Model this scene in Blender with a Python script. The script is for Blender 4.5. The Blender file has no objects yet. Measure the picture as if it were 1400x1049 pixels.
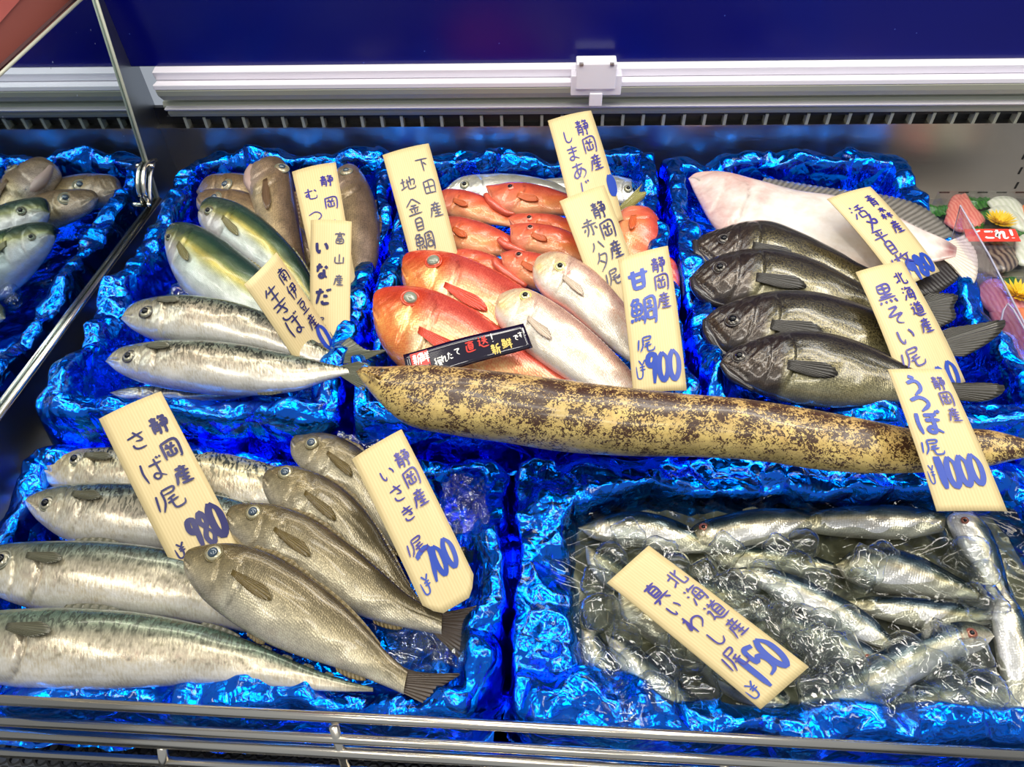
import bpy, bmesh, math, random
import numpy as np
from mathutils import Vector, Matrix
random.seed(7)
C = bpy.context.scene.collection
sc = bpy.context.scene
# ---------------------------------------------------------------- camera
F = 1010.0; CX, CY = 700.0, 524.5; H = 0.65
def nz(v):
    v = np.array(v, float); return v / np.linalg.norm(v)
_ey = nz((50, -1125, F)); _ex = np.array((25000., 204, -F)); _ex = nz(_ex - _ex.dot(_ey) * _ey)
_ez = np.cross(_ex, _ey)
# rows: world axes in camera coordinates (x right, y down, z forward)
R_WC = np.stack([_ex, _ey, _ez])            # world = R_WC @ cam
CAM = np.array((0.0, 0.0, H))
def rays(px):
    px = np.atleast_2d(np.array(px, float))
    d = np.stack([(px[:, 0] - CX) / F, (px[:, 1] - CY) / F, np.ones(len(px))], 1)
    return d @ R_WC.T
def onplane(px, p0, n):
    d = rays(px); n = np.array(n, float)
    t = ((np.array(p0) - CAM) @ n) / (d @ n)
    return CAM + d * t[:, None]
def P(x, y, z): return onplane([(x, y)], (0, 0, z), (0, 0, 1))[0]
def PP(pts, z): return onplane(pts, (0, 0, z), (0, 0, 1))
def Q(x, y, Y): return onplane([(x, y)], (0, Y, 0), (0, 1, 0))[0]
def toPx(p):
    c = (np.atleast_2d(p) - CAM) @ R_WC
    return np.stack([c[:, 0] / c[:, 2] * F + CX, c[:, 1] / c[:, 2] * F + CY], 1)
cd = bpy.data.cameras.new('camera'); cam = bpy.data.objects.new('camera', cd); C.objects.link(cam)
M = np.eye(4); M[:3, 0] = R_WC[:, 0]; M[:3, 1] = -R_WC[:, 1]; M[:3, 2] = -R_WC[:, 2]; M[:3, 3] = CAM
cam.matrix_world = Matrix(M.tolist()); cd.sensor_width = 36; cd.lens = F / 1400 * 36; cd.clip_start = 0.02
sc.camera = cam
# ---------------------------------------------------------------- light and exposure
sc.view_settings.view_transform = 'Standard'; sc.view_settings.look = 'None'
sc.view_settings.gamma = 1; sc.view_settings.exposure = 0.0
w = bpy.data.worlds.new('world'); sc.world = w; w.use_nodes = True
w.node_tree.nodes['Background'].inputs[0].default_value = (0.80, 0.88, 1.0, 1)
w.node_tree.nodes['Background'].inputs[1].default_value = 0.42
def area(name, loc, target, sx, sy, power, col):
    l = bpy.data.lights.new(name, 'AREA'); l.shape = 'RECTANGLE'; l.size = sx; l.size_y = sy
    l.energy = power; l.color = col; o = bpy.data.objects.new(name, l); C.objects.link(o)
    o.location = loc
    o.rotation_euler = (Vector(target) - Vector(loc)).to_track_quat('-Z', 'Y').to_euler()
    return o
area('case_lamp', (0.1, 0.80, 0.84), (0.05, 0.55, 0), 2.2, 0.07, 7.2, (1.0, 0.93, 0.80))
area('case_lamp_rear', (0.1, 1.00, 0.72), (0.05, 0.8, 0.0), 2.2, 0.04, 3.0, (0.95, 0.97, 1.0))
for i, (x, y) in enumerate([(-1.5, -0.3), (0.2, -0.7), (1.6, 0.2), (-0.4, 0.35), (0.9, 1.4)]):
    area('added_overhead_light', (x, y, 2.3), (x * .3, 0.5, 0), 1.2, 0.16, 12, (1.0, 0.95, 0.86))  # unseen overhead strips, added for contrast and sparkle on the foil
# ---------------------------------------------------------------- helpers
def lin(c):
    c = np.array(c, float) / 255.0
    return np.where(c <= 0.04045, c / 12.92, ((c + 0.055) / 1.055) ** 2.4)
def L4(c): return tuple(lin(c)) + (1.0,)
def mat(name, col=(200, 200, 200), rough=.4, metal=0., **k):
    m = bpy.data.materials.new(name); m.use_nodes = True
    b = m.node_tree.nodes['Principled BSDF']
    b.inputs['Base Color'].default_value = L4(col); b.inputs['Roughness'].default_value = rough
    b.inputs['Metallic'].default_value = metal
    for kk, v in k.items(): b.inputs[kk.replace('_', ' ')].default_value = v
    return m
class N:                                       # tiny node helper
    def __init__(s, m): s.m = m; s.t = m.node_tree; s.b = s.t.nodes['Principled BSDF']
    def n(s, typ, inp=None, **props):
        nd = s.t.nodes.new(typ)
        for k, v in props.items(): setattr(nd, k, v)
        for k, v in (inp or {}).items():
            if hasattr(v, 'is_output'): s.t.links.new(v, nd.inputs[k])
            else: nd.inputs[k].default_value = v
        return nd
    def math(s, op, a, b=0.0, clamp=False):
        nd = s.n('ShaderNodeMath', {0: a, 1: b}, operation=op); nd.use_clamp = clamp; return nd.outputs[0]
    def mix(s, f, a, b, bt='MIX'):
        nd = s.n('ShaderNodeMix', {0: f}, data_type='RGBA', blend_type=bt)
        for i, v in ((6, a), (7, b)):
            if hasattr(v, 'is_output'): s.t.links.new(v, nd.inputs[i])
            else: nd.inputs[i].default_value = v
        return nd.outputs[2]
    def ramp(s, f, stops):
        nd = s.n('ShaderNodeValToRGB', {0: f}); e = nd.color_ramp.elements
        while len(e) < len(stops): e.new(0.5)
        for q, (p, c) in zip(e, stops): q.position = p; q.color = (c, c, c, 1) if not hasattr(c, '__len__') else c
        return nd.outputs[0]
    def bump(s, h, strength, dist=0.001, prev=None):
        d = {'Height': h, 'Strength': strength, 'Distance': dist}
        if prev is not None: d['Normal'] = prev
        return s.n('ShaderNodeBump', d).outputs[0]
    def set(s, k, v):
        if hasattr(v, 'is_output'): s.t.links.new(v, s.b.inputs[k])
        else: s.b.inputs[k].default_value = v
def link(name, me, parent=None, m=None, smooth=True):
    o = bpy.data.objects.new(name, me); C.objects.link(o)
    if m is not None: me.materials.append(m)
    if smooth: me.shade_smooth()
    if parent is not None: o.parent = parent
    return o
def tag(o, label=None, cat=None, group=None, kind=None):
    if label: o['label'] = label
    if cat: o['category'] = cat
    if group: o['group'] = group
    if kind: o['kind'] = kind
    return o
def pymesh(name, v, f):
    me = bpy.data.meshes.new(name); me.from_pydata([tuple(map(float, p)) for p in v], [], [tuple(map(int, q)) for q in f])
    bm = bmesh.new(); bm.from_mesh(me); bmesh.ops.recalc_face_normals(bm, faces=bm.faces); bm.to_mesh(me); bm.free(); me.update(); return me
def grid_faces(a, b, wrap=False):
    i, j = np.meshgrid(np.arange(a - 1), np.arange(b if wrap else b - 1), indexing='ij')
    j2 = (j + 1) % b
    return np.stack([i * b + j, (i + 1) * b + j, (i + 1) * b + j2, i * b + j2], -1).reshape(-1, 4)
def fastmesh(name, v, f):
    v = np.ascontiguousarray(v, np.float32).reshape(-1, 3); f = np.ascontiguousarray(f, np.int32)
    me = bpy.data.meshes.new(name); me.vertices.add(len(v)); me.vertices.foreach_set('co', v.ravel())
    k = f.shape[1]; me.loops.add(f.size); me.loops.foreach_set('vertex_index', f.ravel())
    me.polygons.add(len(f)); me.polygons.foreach_set('loop_start', np.arange(0, f.size, k, dtype=np.int32))
    me.update(calc_edges=True); me.validate(); return me
def setuv(me, uv):
    l = me.uv_layers.new(name='UVMap'); idx = np.empty(len(me.loops), np.int32)
    me.loops.foreach_get('vertex_index', idx)
    l.data.foreach_set('uv', np.ascontiguousarray(uv[idx], np.float32).ravel())
def setcol(me, rgba):
    a = me.color_attributes.new('Col', 'FLOAT_COLOR', 'POINT')
    a.data.foreach_set('color', np.ascontiguousarray(rgba, np.float32).ravel())
def empty(name, loc=(0, 0, 0)):
    o = bpy.data.objects.new(name, None); C.objects.link(o); o.location = [float(q) for q in loc]; o.empty_display_size = .02
    return o
def child(name, me, root, m, smooth=True):          # mesh in world coordinates under an empty that only translates
    me.transform(Matrix.Translation(-Vector(root.location)))
    return link(name, me, root, m, smooth)
class MB:
    def __init__(s): s.v = []; s.f = []
    def add(s, v, f):
        k = len(s.v); s.v += [tuple(map(float, p)) for p in v]; s.f += [tuple(int(i) + k for i in q) for q in f]; return s
    def box(s, a, b):
        x0, y0, z0 = a; x1, y1, z1 = b
        return s.add([(x0, y0, z0), (x1, y0, z0), (x1, y1, z0), (x0, y1, z0), (x0, y0, z1), (x1, y0, z1), (x1, y1, z1), (x0, y1, z1)],
                     [(0, 3, 2, 1), (4, 5, 6, 7), (0, 1, 5, 4), (1, 2, 6, 5), (2, 3, 7, 6), (3, 0, 4, 7)])
    def tube(s, pts, r, n=12, caps=True):
        pts = [np.array(p, float) for p in pts]; rr = r if hasattr(r, '__len__') else [r] * len(pts); V = []
        for i, p in enumerate(pts):
            t = nz(pts[min(i + 1, len(pts) - 1)] - pts[max(i - 1, 0)])
            a = np.cross(t, (0, 0, 1)); a = nz(a) if np.linalg.norm(a) > 1e-3 else np.array((1., 0, 0)); b = np.cross(a, t)
            for k in range(n):
                q = 2 * math.pi * k / n; V.append(p + rr[i] * (math.cos(q) * a + math.sin(q) * b))
        Fc = [tuple(q) for q in grid_faces(len(pts), n, True)]
        if caps: Fc += [tuple(range(n)), tuple(range((len(pts) - 1) * n, len(pts) * n))[::-1]]
        return s.add(V, Fc)
    def extrude(s, prof, x0, x1):               # closed (y,z) profile pulled along x
        n = len(prof); V = [(x0, y, z) for y, z in prof] + [(x1, y, z) for y, z in prof]
        return s.add(V, [(i, (i + 1) % n, n + (i + 1) % n, n + i) for i in range(n)] + [tuple(range(n))[::-1], tuple(range(n, 2 * n))])
    def me(s, name): return pymesh(name, s.v, s.f)
def bevel(o, wd, seg=2):
    b = o.modifiers.new('bevel', 'BEVEL'); b.width = wd; b.segments = seg; b.limit_method = 'ANGLE'; return o
def catmull(pts, n):
    p = np.array(pts, float)
    if len(p) == 2: p = np.array([p[0], (p[0] + p[1]) / 2, p[1]])
    q = np.vstack([2 * p[0] - p[1], p, 2 * p[-1] - p[-2]]); out = []
    for i in range(1, len(q) - 2):
        t = np.linspace(0, 1, 24, endpoint=False)[:, None]
        a, b, c, d = q[i - 1], q[i], q[i + 1], q[i + 2]
        out.append(.5 * (2 * b + (c - a) * t + (2 * a - 5 * b + 4 * c - d) * t ** 2 + (3 * b - a - 3 * c + d) * t ** 3))
    out = np.vstack(out + [p[-1:]])
    L = np.r_[0, np.cumsum(np.linalg.norm(np.diff(out, axis=0), axis=1))]; L /= L[-1]
    s = n if hasattr(n, '__len__') else np.linspace(0, 1, n)
    return np.stack([np.interp(s, L, out[:, k]) for k in range(p.shape[1])], 1)
_rt = np.random.RandomState(3).rand(97, 97)
def facet(x, y, s, seed):
    r = np.random.RandomState(seed); a = r.rand() * 6.28; ox, oy = r.rand(2) * 50
    wx = x + .22 * s * np.sin(y / s * 1.1 + ox) + .05 * s * np.sin(y / s * 2.7 + x / s * 1.3 + oy)
    wy = y + .22 * s * np.sin(x / s * 1.0 + oy) + .05 * s * np.sin(x / s * 2.1 - y / s * 1.7 + ox)
    X = (math.cos(a) * wx - math.sin(a) * wy) / s + ox; Y = (math.sin(a) * wx + math.cos(a) * wy) / s + oy
    u = X - Y * .577; v = Y * 1.155; i = np.floor(u).astype(int); j = np.floor(v).astype(int); fu, fv = u - i, v - j
    h = lambda p, q: _rt[p % 97, (q * 31 + p * 7 + seed * 13) % 97]
    up = fu + fv > 1
    lo = h(i, j) + fu * (h(i + 1, j) - h(i, j)) + fv * (h(i, j + 1) - h(i, j))
    hi = h(i + 1, j + 1) + (1 - fu) * (h(i, j + 1) - h(i + 1, j + 1)) + (1 - fv) * (h(i + 1, j) - h(i + 1, j + 1))
    return np.where(up, hi, lo) - .5
def sst(a, b, x):
    t = np.clip((x - a) / (b - a), 0, 1); return t * t * (3 - 2 * t)
def noise1(x, y, s, seed): return np.sin(x / s * 6 + seed) * np.sin(y / s * 5.3 + seed * 2.1) * .5 + np.sin(x / s * 11 + y / s * 7 + seed) * .3
# ---------------------------------------------------------------- materials
def foil_mat():
    m = mat('blue_foil', (0, 60, 235), .17, 1.0); k = N(m); g = k.n('ShaderNodeNewGeometry').outputs['Position']
    nn = k.n('ShaderNodeTexNoise', {'Vector': g, 'Scale': 18., 'Detail': 2.})
    wv = k.n('ShaderNodeMixRGB', {0: .04, 1: g, 2: nn.outputs['Color']}).outputs[0]
    v1 = k.n('ShaderNodeTexVoronoi', {'Vector': wv, 'Scale': 75.}, feature='F1').outputs['Distance']
    v2 = k.n('ShaderNodeTexVoronoi', {'Vector': wv, 'Scale': 190.}, feature='F1').outputs['Distance']
    n3 = k.n('ShaderNodeTexNoise', {'Vector': g, 'Scale': 420., 'Detail': 2.}).outputs['Fac']
    v0 = k.n('ShaderNodeTexVoronoi', {'Vector': wv, 'Scale': 24.}, feature='DISTANCE_TO_EDGE').outputs['Distance']
    v00 = k.n('ShaderNodeTexVoronoi', {'Vector': wv, 'Scale': 88.}, feature='DISTANCE_TO_EDGE').outputs['Distance']
    b = k.bump(v0, .7, .014); b = k.bump(v00, .32, .004, b); b = k.bump(v2, .10, .0025, b); b = k.bump(n3, .12, .001, b)
    k.set('Normal', b); k.b.inputs['Coat Weight'].default_value = .5; k.b.inputs['Coat Roughness'].default_value = .08
    k.b.inputs['Base Color'].default_value = (0.0, 0.18, 0.97, 1)
    k.b.inputs['Specular Tint'].default_value = (.35, .8, 1, 1)
    return m
M_FOIL = foil_mat()
def steel(name, col, rough, brushed=0):
    m = mat(name, col, rough, 1.0); k = N(m)
    g = k.n('ShaderNodeNewGeometry').outputs['Position']
    mp = k.n('ShaderNodeMapping', {'Vector': g, 'Scale': (1, 1, 1) if not brushed else (4, 90, 90)}).outputs[0]
    nn = k.n('ShaderNodeTexNoise', {'Vector': mp, 'Scale': 9., 'Detail': 5.}).outputs['Fac']
    k.set('Roughness', k.math('ADD', k.math('MULTIPLY', nn, rough * .8), rough * .6))
    k.set('Normal', k.bump(nn, .12, .002)); return m
M_STEEL = steel('brushed_steel', (190, 184, 176), .34, 1)
M_CHROME = steel('rail_steel', (226, 216, 198), .22)
M_DARKSTEEL = steel('dark_steel', (164, 168, 174), .32)
def lacquer():
    m = mat('blue_board', (4, 10, 112), .22); k = N(m); g = k.n('ShaderNodeNewGeometry').outputs['Position']
    a = k.n('ShaderNodeTexNoise', {'Vector': g, 'Scale': 3., 'Detail': 3.}).outputs['Fac']
    s = k.n('ShaderNodeTexVoronoi', {'Vector': g, 'Scale': 38.}).outputs['Distance']
    c = k.mix(a, L4((0, 1, 92)), L4((2, 8, 108)))
    k.set('Base Color', k.mix(k.math('LESS_THAN', s, .035), c, L4((60, 80, 170)))); return m
M_BOARD = lacquer()
M_WHITE = mat('white_painted_metal', (236, 232, 240), .3)
M_CREAM = mat('cream_metal', (176, 178, 160), .35)
M_BLACK = mat('black_metal', (14, 14, 16), .4)
M_GAP_SHADE = mat('gap_shade', (20, 22, 26), .5)
def wood(name, a, b, rough=.5):
    m = mat(name, a, rough); k = N(m); uv = k.n('ShaderNodeTexCoord').outputs['UV']
    mp = k.n('ShaderNodeMapping', {'Vector': uv, 'Scale': (1, .06, 1)}).outputs[0]
    n1 = k.n('ShaderNodeTexNoise', {'Vector': mp, 'Scale': 700., 'Detail': 2.}).outputs['Fac']
    n2 = k.n('ShaderNodeTexWave', {'Vector': mp, 'Scale': 110., 'Distortion': 1.6, 'Detail': 1.}).outputs['Fac']
    f = k.ramp(k.math('ADD', k.math('MULTIPLY', n1, .6), k.math('MULTIPLY', n2, .4)), [(.3, 0), (.75, 1)])
    k.set('Base Color', k.mix(f, L4(a), L4(b))); k.set('Normal', k.bump(n1, .1, .0005)); return m
M_SLIP = wood('thin_wood_slip', (214, 192, 138), (224, 203, 150), .45)
def ink(name, c): return mat(name, c, .35)
M_INK = ink('violet_ink', (52, 44, 140)); M_INKB = ink('blue_marker', (28, 66, 168)); M_INKD = ink('dark_marker', (24, 24, 92)); M_INKK = ink('grey_ink', (50, 50, 90))
def skin(kind, metal, rough, scale=0., sw=(1, 1), amt=.5, dark=(30, 30, 25), pat=None, coat=.6, scol=.25):
    m = mat('skin_' + kind, (150, 150, 150), rough, metal); k = N(m)
    at = k.n('ShaderNodeVertexColor', layer_name='Col'); col, al = at.outputs[0], at.outputs[1]
    uv = k.n('ShaderNodeTexCoord').outputs['UV']
    nz_ = k.n('ShaderNodeTexNoise', {'Vector': uv, 'Scale': 60., 'Detail': 4., 'Roughness': .6}).outputs['Fac']
    col = k.mix(.38, col, k.ramp(nz_, [(.3, .25), (.7, .85)]), 'OVERLAY')
    nrm = k.bump(nz_, .25, .002)
    if scale:
        mp = k.n('ShaderNodeMapping', {'Vector': uv, 'Scale': (sw[0], sw[1], 1)}).outputs[0]
        v = k.n('ShaderNodeTexVoronoi', {'Vector': mp, 'Scale': scale, 'Randomness': .45}).outputs['Distance']
        nrm = k.bump(v, .22, .0009, nrm); f = k.ramp(v, [(.25, 1), (.75, 0)])
        col = k.mix(scol, col, k.mix(f, (0.08, .08, .07, 1), (1, 1, .95, 1)), 'OVERLAY')
    if pat == 'mackerel':
        mp = k.n('ShaderNodeMapping', {'Vector': uv, 'Scale': (1, .38, 1)}).outputs[0]
        v = k.n('ShaderNodeTexNoise', {'Vector': mp, 'Scale': 230., 'Detail': 1.5, 'Distortion': 1.2}).outputs['Fac']
        f = k.math('MULTIPLY', k.ramp(v, [(.49, 0), (.56, 1)]), al); col = k.mix(f, col, L4(dark))
    if pat == 'mackerel':
        mp = k.n('ShaderNodeMapping', {'Vector': uv, 'Scale': (1, .3, 1)}).outputs[0]
        v = k.n('ShaderNodeTexNoise', {'Vector': mp, 'Scale': 520., 'Detail': 3.}).outputs['Fac']
        col = k.mix(.55, col, k.ramp(v, [(.3, (.20, .19, .15, 1)), (.7, (.8, .78, .7, 1))]), 'OVERLAY'); nrm = k.bump(v, .18, .0008, nrm)
    if pat == 'speckle':
        v = k.n('ShaderNodeTexNoise', {'Vector': uv, 'Scale': 420., 'Detail': 3., 'Roughness': .7}).outputs['Fac']
        f = k.math('MULTIPLY', k.ramp(v, [(.46, 0), (.6, 1)]), al); col = k.mix(f, col, L4(dark))
    if pat == 'moray':
        v = k.n('ShaderNodeTexNoise', {'Vector': uv, 'Scale': 330., 'Detail': 3., 'Roughness': .6, 'Distortion': 1.2}).outputs['Fac']
        b = k.n('ShaderNodeTexNoise', {'Vector': uv, 'Scale': 48., 'Detail': 3., 'Roughness': .7}).outputs['Fac']
        q = k.math('ADD', v, k.math('MULTIPLY', k.math('SUBTRACT', b, .5), .62))
        q = k.math('ADD', q, k.math('MULTIPLY', k.math('SUBTRACT', al, .5), .25))
        f = k.ramp(q, [(.475, 0), (.535, 1)]); col = k.mix(f, col, L4(dark)); nrm = k.bump(v, .3, .001, nrm)
    k.set('Base Color', col); k.set('Normal', nrm)
    k.b.inputs['Coat Weight'].default_value = coat; k.b.inputs['Coat Roughness'].default_value = .12
    k.b.inputs['Coat IOR'].default_value = 1.38
    return m
def finmat(kind, a, b, alpha=1.):
    m = mat('fin_' + kind, a, .35); k = N(m); uv = k.n('ShaderNodeTexCoord').outputs['UV']
    sx = k.n('ShaderNodeSeparateXYZ', {0: uv}).outputs
    s = k.math('SINE', k.math('MULTIPLY', sx[0], 6.283)); s = k.math('ADD', k.math('MULTIPLY', s, .5), .5)
    n = k.n('ShaderNodeTexNoise', {'Vector': uv, 'Scale': 3.}).outputs['Fac']
    k.set('Base Color', k.mix(k.math('MULTIPLY', k.math('ADD', s, n), .5), L4(a), L4(b))); k.set('Normal', k.bump(s, .5, .0012))
    k.b.inputs['Coat Weight'].default_value = .5; k.b.inputs['Alpha'].default_value = alpha
    return m
EYE_CLEAR = mat('eye_pupil', (4, 6, 9), .08, Specular_IOR_Level=.35)
def colmat(name, rough=.15, metal=.0):
    m = mat(name, (200, 200, 200), rough, metal); k = N(m); k.set('Base Color', k.n('ShaderNodeVertexColor', layer_name='Col').outputs[0])
    k.b.inputs['Coat Weight'].default_value = 1; return m
M_IRIS = colmat('eye_iris', .2, .3)
def clear(name, tint=(1, 1, 1), ior=1.3, bumps=0., scale=60., gl=.03, alpha=.0, fr=(0.0, 1.0)):
    m = bpy.data.materials.new(name); m.use_nodes = True; t = m.node_tree; t.nodes.clear(); k = N.__new__(N); k.m = m; k.t = t
    out = k.n('ShaderNodeOutputMaterial'); tr = k.n('ShaderNodeBsdfTransparent', {0: tint + (1,)})
    g = k.n('ShaderNodeNewGeometry').outputs['Position']
    nn = k.n('ShaderNodeTexNoise', {'Vector': g, 'Scale': scale, 'Detail': 3., 'Distortion': .6}).outputs['Fac']
    nb = k.bump(nn, bumps, .01)
    gs = k.n('ShaderNodeBsdfGlossy', {'Color': (1, 1, 1, 1), 'Roughness': gl, 'Normal': nb})
    rf = k.n('ShaderNodeBsdfGlass', {'Color': (1, 1, 1, 1), 'Roughness': .02, 'IOR': 1.18, 'Normal': nb})
    inc = k.n('ShaderNodeNewGeometry').outputs['Incoming']
    dt = k.math('ABSOLUTE', k.n('ShaderNodeVectorMath', {0: inc, 1: nb}, operation='DOT_PRODUCT').outputs['Value'])
    r0 = ((ior - 1) / (ior + 1)) ** 2
    f = k.math('ADD', k.math('MULTIPLY', k.math('POWER', k.math('SUBTRACT', 1.0, dt, True), 5.0), 1 - r0), r0)
    a = k.n('ShaderNodeMixShader', {0: alpha, 1: tr.outputs[0], 2: rf.outputs[0]})
    mx = k.n('ShaderNodeMixShader', {0: k.math('ADD', k.math('MULTIPLY', f, fr[1]), fr[0]), 1: a.outputs[0], 2: gs.outputs[0]})
    t.links.new(mx.outputs[0], out.inputs[0]); return m
M_ICE = clear('clear_ice', (.86, .88, .86), 1.42, .22, 50., .03, .16, (.02, 1.4))
M_WATER = clear('ice_water', (.76, .76, .68), 1.33, .08, 45., .02, .0, (.0, .9))
M_FILM = clear('clear_plastic_film', (.93, .94, .95), 1.5, .9, 90., .08, .0, (.08, 1.3))
M_ACRYL = clear('clear_acrylic', (.86, .84, .92), 1.5, .02, 10., .02, .0, (.06, 1.0))
# ================================================================ the case
def S(x, y, X):
    return onplane([(x, y)], (X, 0, 0), (1, 0, 0))[0]
YB = 1.053
XL, XR = -0.602, 1.05
tag(link('floor', MB().box((-1.2, -0.3, -.16), (1.5, 1.2, -.15)).me('floor'), None, M_DARKSTEEL, False), 'dark metal base of the display case under the trays', None, None, 'structure')
tag(link('case_floor', MB().box((XL, 0.245, -.075), (XR, YB, -.062)).me('case_floor'), None, M_STEEL, False), 'steel display bed under the foil trays', None, None, 'structure')
z168 = Q(800, 169, YB)[2]
wb = MB().box((XL, YB, -.062), (XR, YB + .01, z168))
wall_b = tag(link('wall_back', wb.me('wall_back'), None, M_STEEL, False), 'brushed steel rear panel behind the trays', None, None, 'structure')
for i in range(6):
    a_ = Q(1284 + 26 * i, 264, YB); link('drain_slot', MB().box((a_[0], YB - .0006, a_[2]), (a_[0] + .016, YB + .001, a_[2] + .0022)).me('drain_slot'), wall_b, M_BLACK, False)
for i, (x_, y_) in enumerate([(1396, 218), (1391, 238), (1386, 258)]):
    a_ = Q(x_, y_, YB); link('drain_slot', MB().box((a_[0], YB - .0006, a_[2]), (a_[0] + .003, YB + .001, a_[2] + .012)).me('drain_slot'), wall_b, M_BLACK, False)
# blue lacquered board above the shutter
zt = Q(800, 86, 1.045)[2]
bt = MB().box((XL - .35, 1.045, zt), (XR, 1.06, .62))
tag(bevel(link('blue_board', bt.me('blue_board'), None, M_BOARD, False), .002), 'deep blue glossy board along the top of the case back', 'board')
# rolled shutter made of long profiles
root = tag(empty('night_shutter', (0.2, 1.04, .12)), 'white and cream rolled shutter profiles under the blue board', 'shutter')
prof = [(86, 1.044, 94, 1.030, 105, 1.034, 205, M_WHITE), (105.5, 1.034, 112, 1.018, 119, 1.018, 206, M_WHITE), (119.5, 1.018, 127, 1.020, 133, 1.030, 214, M_CREAM),
        (135, 1.040, 141, 1.037, 144, 1.037, 221, M_CREAM), (144, 1.030, 146, 1.026, 148, 1.030, 222, M_WHITE), (148.5, 1.042, 152, 1.040, 156, 1.044, 228, M_CREAM)]
for a, ya, b, yb, c, yc, xl, mm in prof:
    z = [Q(800, q, yy)[2] for q, yy in ((a, ya), (b, yb), (c, yc))]
    x0 = Q(xl, b, yb)[0]
    pr = [(ya, z[0]), (yb, z[1]), (yc, z[2]), (1.06, z[2]), (1.06, z[0])]
    o = child('shutter_profile', MB().extrude(pr, x0, XR).me('shutter_profile'), root, mm, False); bevel(o, .0012, 3)
for y0 in (134, 157):
    z = Q(800, y0, 1.048)[2]
    child('shadow_gap', MB().box((Q(228, y0, 1.05)[0], 1.047, z - .002), (XR, 1.06, z + .002)).me('shadow_gap'), root, M_GAP_SHADE, False)  # dark strip standing in for the shade between profiles
# latch
lt = tag(empty('shutter_latch', Q(815, 115, 1.02)), 'white plastic latch with a pull tab on the shutter', 'latch')
def lbox(name, x0, y0, x1, y1, Yf, Yb_, mm, bv=.0015, par=None):
    a = Q(x0, y1, Yf); b = Q(x1, y0, Yf)
    return bevel(child(name, MB().box((a[0], Yf, a[2]), (b[0], Yb_, b[2])).me(name), par or lt, mm, False), bv, 3)
lbox('latch_frame', 780, 103, 851, 131, 1.012, 1.034, M_WHITE); lbox('latch_plate', 787, 87, 844, 123, 1.008, 1.034, M_WHITE)
lbox('pull_tab', 805, 128, 824, 146, 1.008, 1.014, M_WHITE)
for x in (795, 837): lbox('screw', x - 3, 87, x + 3, 91, 1.006, 1.01, M_STEEL, .0005)
# slotted air grille
gr = tag(empty('air_grille', Q(800, 163, 1.05)), 'slotted air return grille with dark openings below the shutter', 'grille')
za, zb = Q(800, 172, 1.046)[2], Q(800, 157, 1.046)[2]
child('recess', MB().box((XL, 1.058, za - .002), (XR, 1.066, zb + .01)).me('recess'), gr, M_BLACK, False)
bm_ = None
x = Q(255, 163, 1.05)[0]
while x < XR:
    me = bm_ or MB().box((-.0022, 1.0445, za + .0005), (.0022, 1.059, zb)).me('grille_bar')
    if bm_ is None: bm_ = me; me.transform(Matrix.Translation((0, -gr.location.y, -gr.location.z)))
    o = link('grille_bar', me, gr, M_CREAM if len(me.materials) == 0 else None, False); o.location = (x - gr.location.x, 0, 0); x += .0305
child('grille_lip', MB().box((XL, 1.045, za - .0015), (XR, YB + .008, za + .0005)).me('grille_lip'), gr, M_STEEL, False)
# left side wall and mirror partition
wp = [S(110, -8, XL), S(-60, 150, XL), np.array((XL, .05, -.15)), np.array((XL, 1.066, -.15)), np.array((XL, 1.066, .62))]
sw = MB().add(list(wp) + [q - np.array((.006, 0, 0)) for q in wp], [(0, 1, 2, 3, 4), (9, 8, 7, 6, 5)] + [(i, (i + 1) % 5, 5 + (i + 1) % 5, 5 + i) for i in range(5)])
tag(link('wall_left', sw.me('wall_left'), None, M_DARKSTEEL, False), 'steel side wall of the display case', None, None, 'structure')
XM = -0.589
def mirror_mat():
    m = mat('mirror_panel', (196, 210, 216), .025, 1.0); k = N(m); g = k.n('ShaderNodeNewGeometry').outputs['Position']
    s = k.n('ShaderNodeTexVoronoi', {'Vector': g, 'Scale': 55.}).outputs['Distance']
    k.set('Roughness', k.math('ADD', k.math('MULTIPLY', k.math('LESS_THAN', s, .06), .4), .025)); return m
M_MIR = mirror_mat()
mr = tag(empty('mirror_partition', S(215, 273, XM)), 'tall mirrored side partition reflecting the fish, with a thin metal edge', 'partition')
A, B_, C_, D_ = S(215, 272, XM), S(130, 0, XM), S(112, -4, XM), S(-60, 155, XM)
E_ = S(-60, 640, XM)
B_ = B_ + (B_ - A) * .15; 
pts = [A, B_, C_, D_, E_]
V = [p - np.array((.004, 0, 0)) for p in pts] + list(pts)
me = MB().add(V, [tuple(range(5)), tuple(range(5, 10))[::-1]] + [(i, (i + 1) % 5, 5 + (i + 1) % 5, 5 + i) for i in range(5)]).me('mirror_sheet')
child('mirror_sheet', me, mr, M_MIR, False)
dx = np.array((.002, 0, 0))
child('edge_strip', MB().tube([A + dx, B_ + dx], .0022, 8).me('edge_strip'), mr, M_CREAM)
child('edge_strip', MB().tube([C_ + dx, D_ + dx], .002, 8).me('edge_strip'), mr, M_CREAM)
bot = MB().tube([A + dx * 2, E_ + dx * 2], .0035, 8); child('bottom_channel', bot.me('bottom_channel'), mr, M_CHROME)
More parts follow.
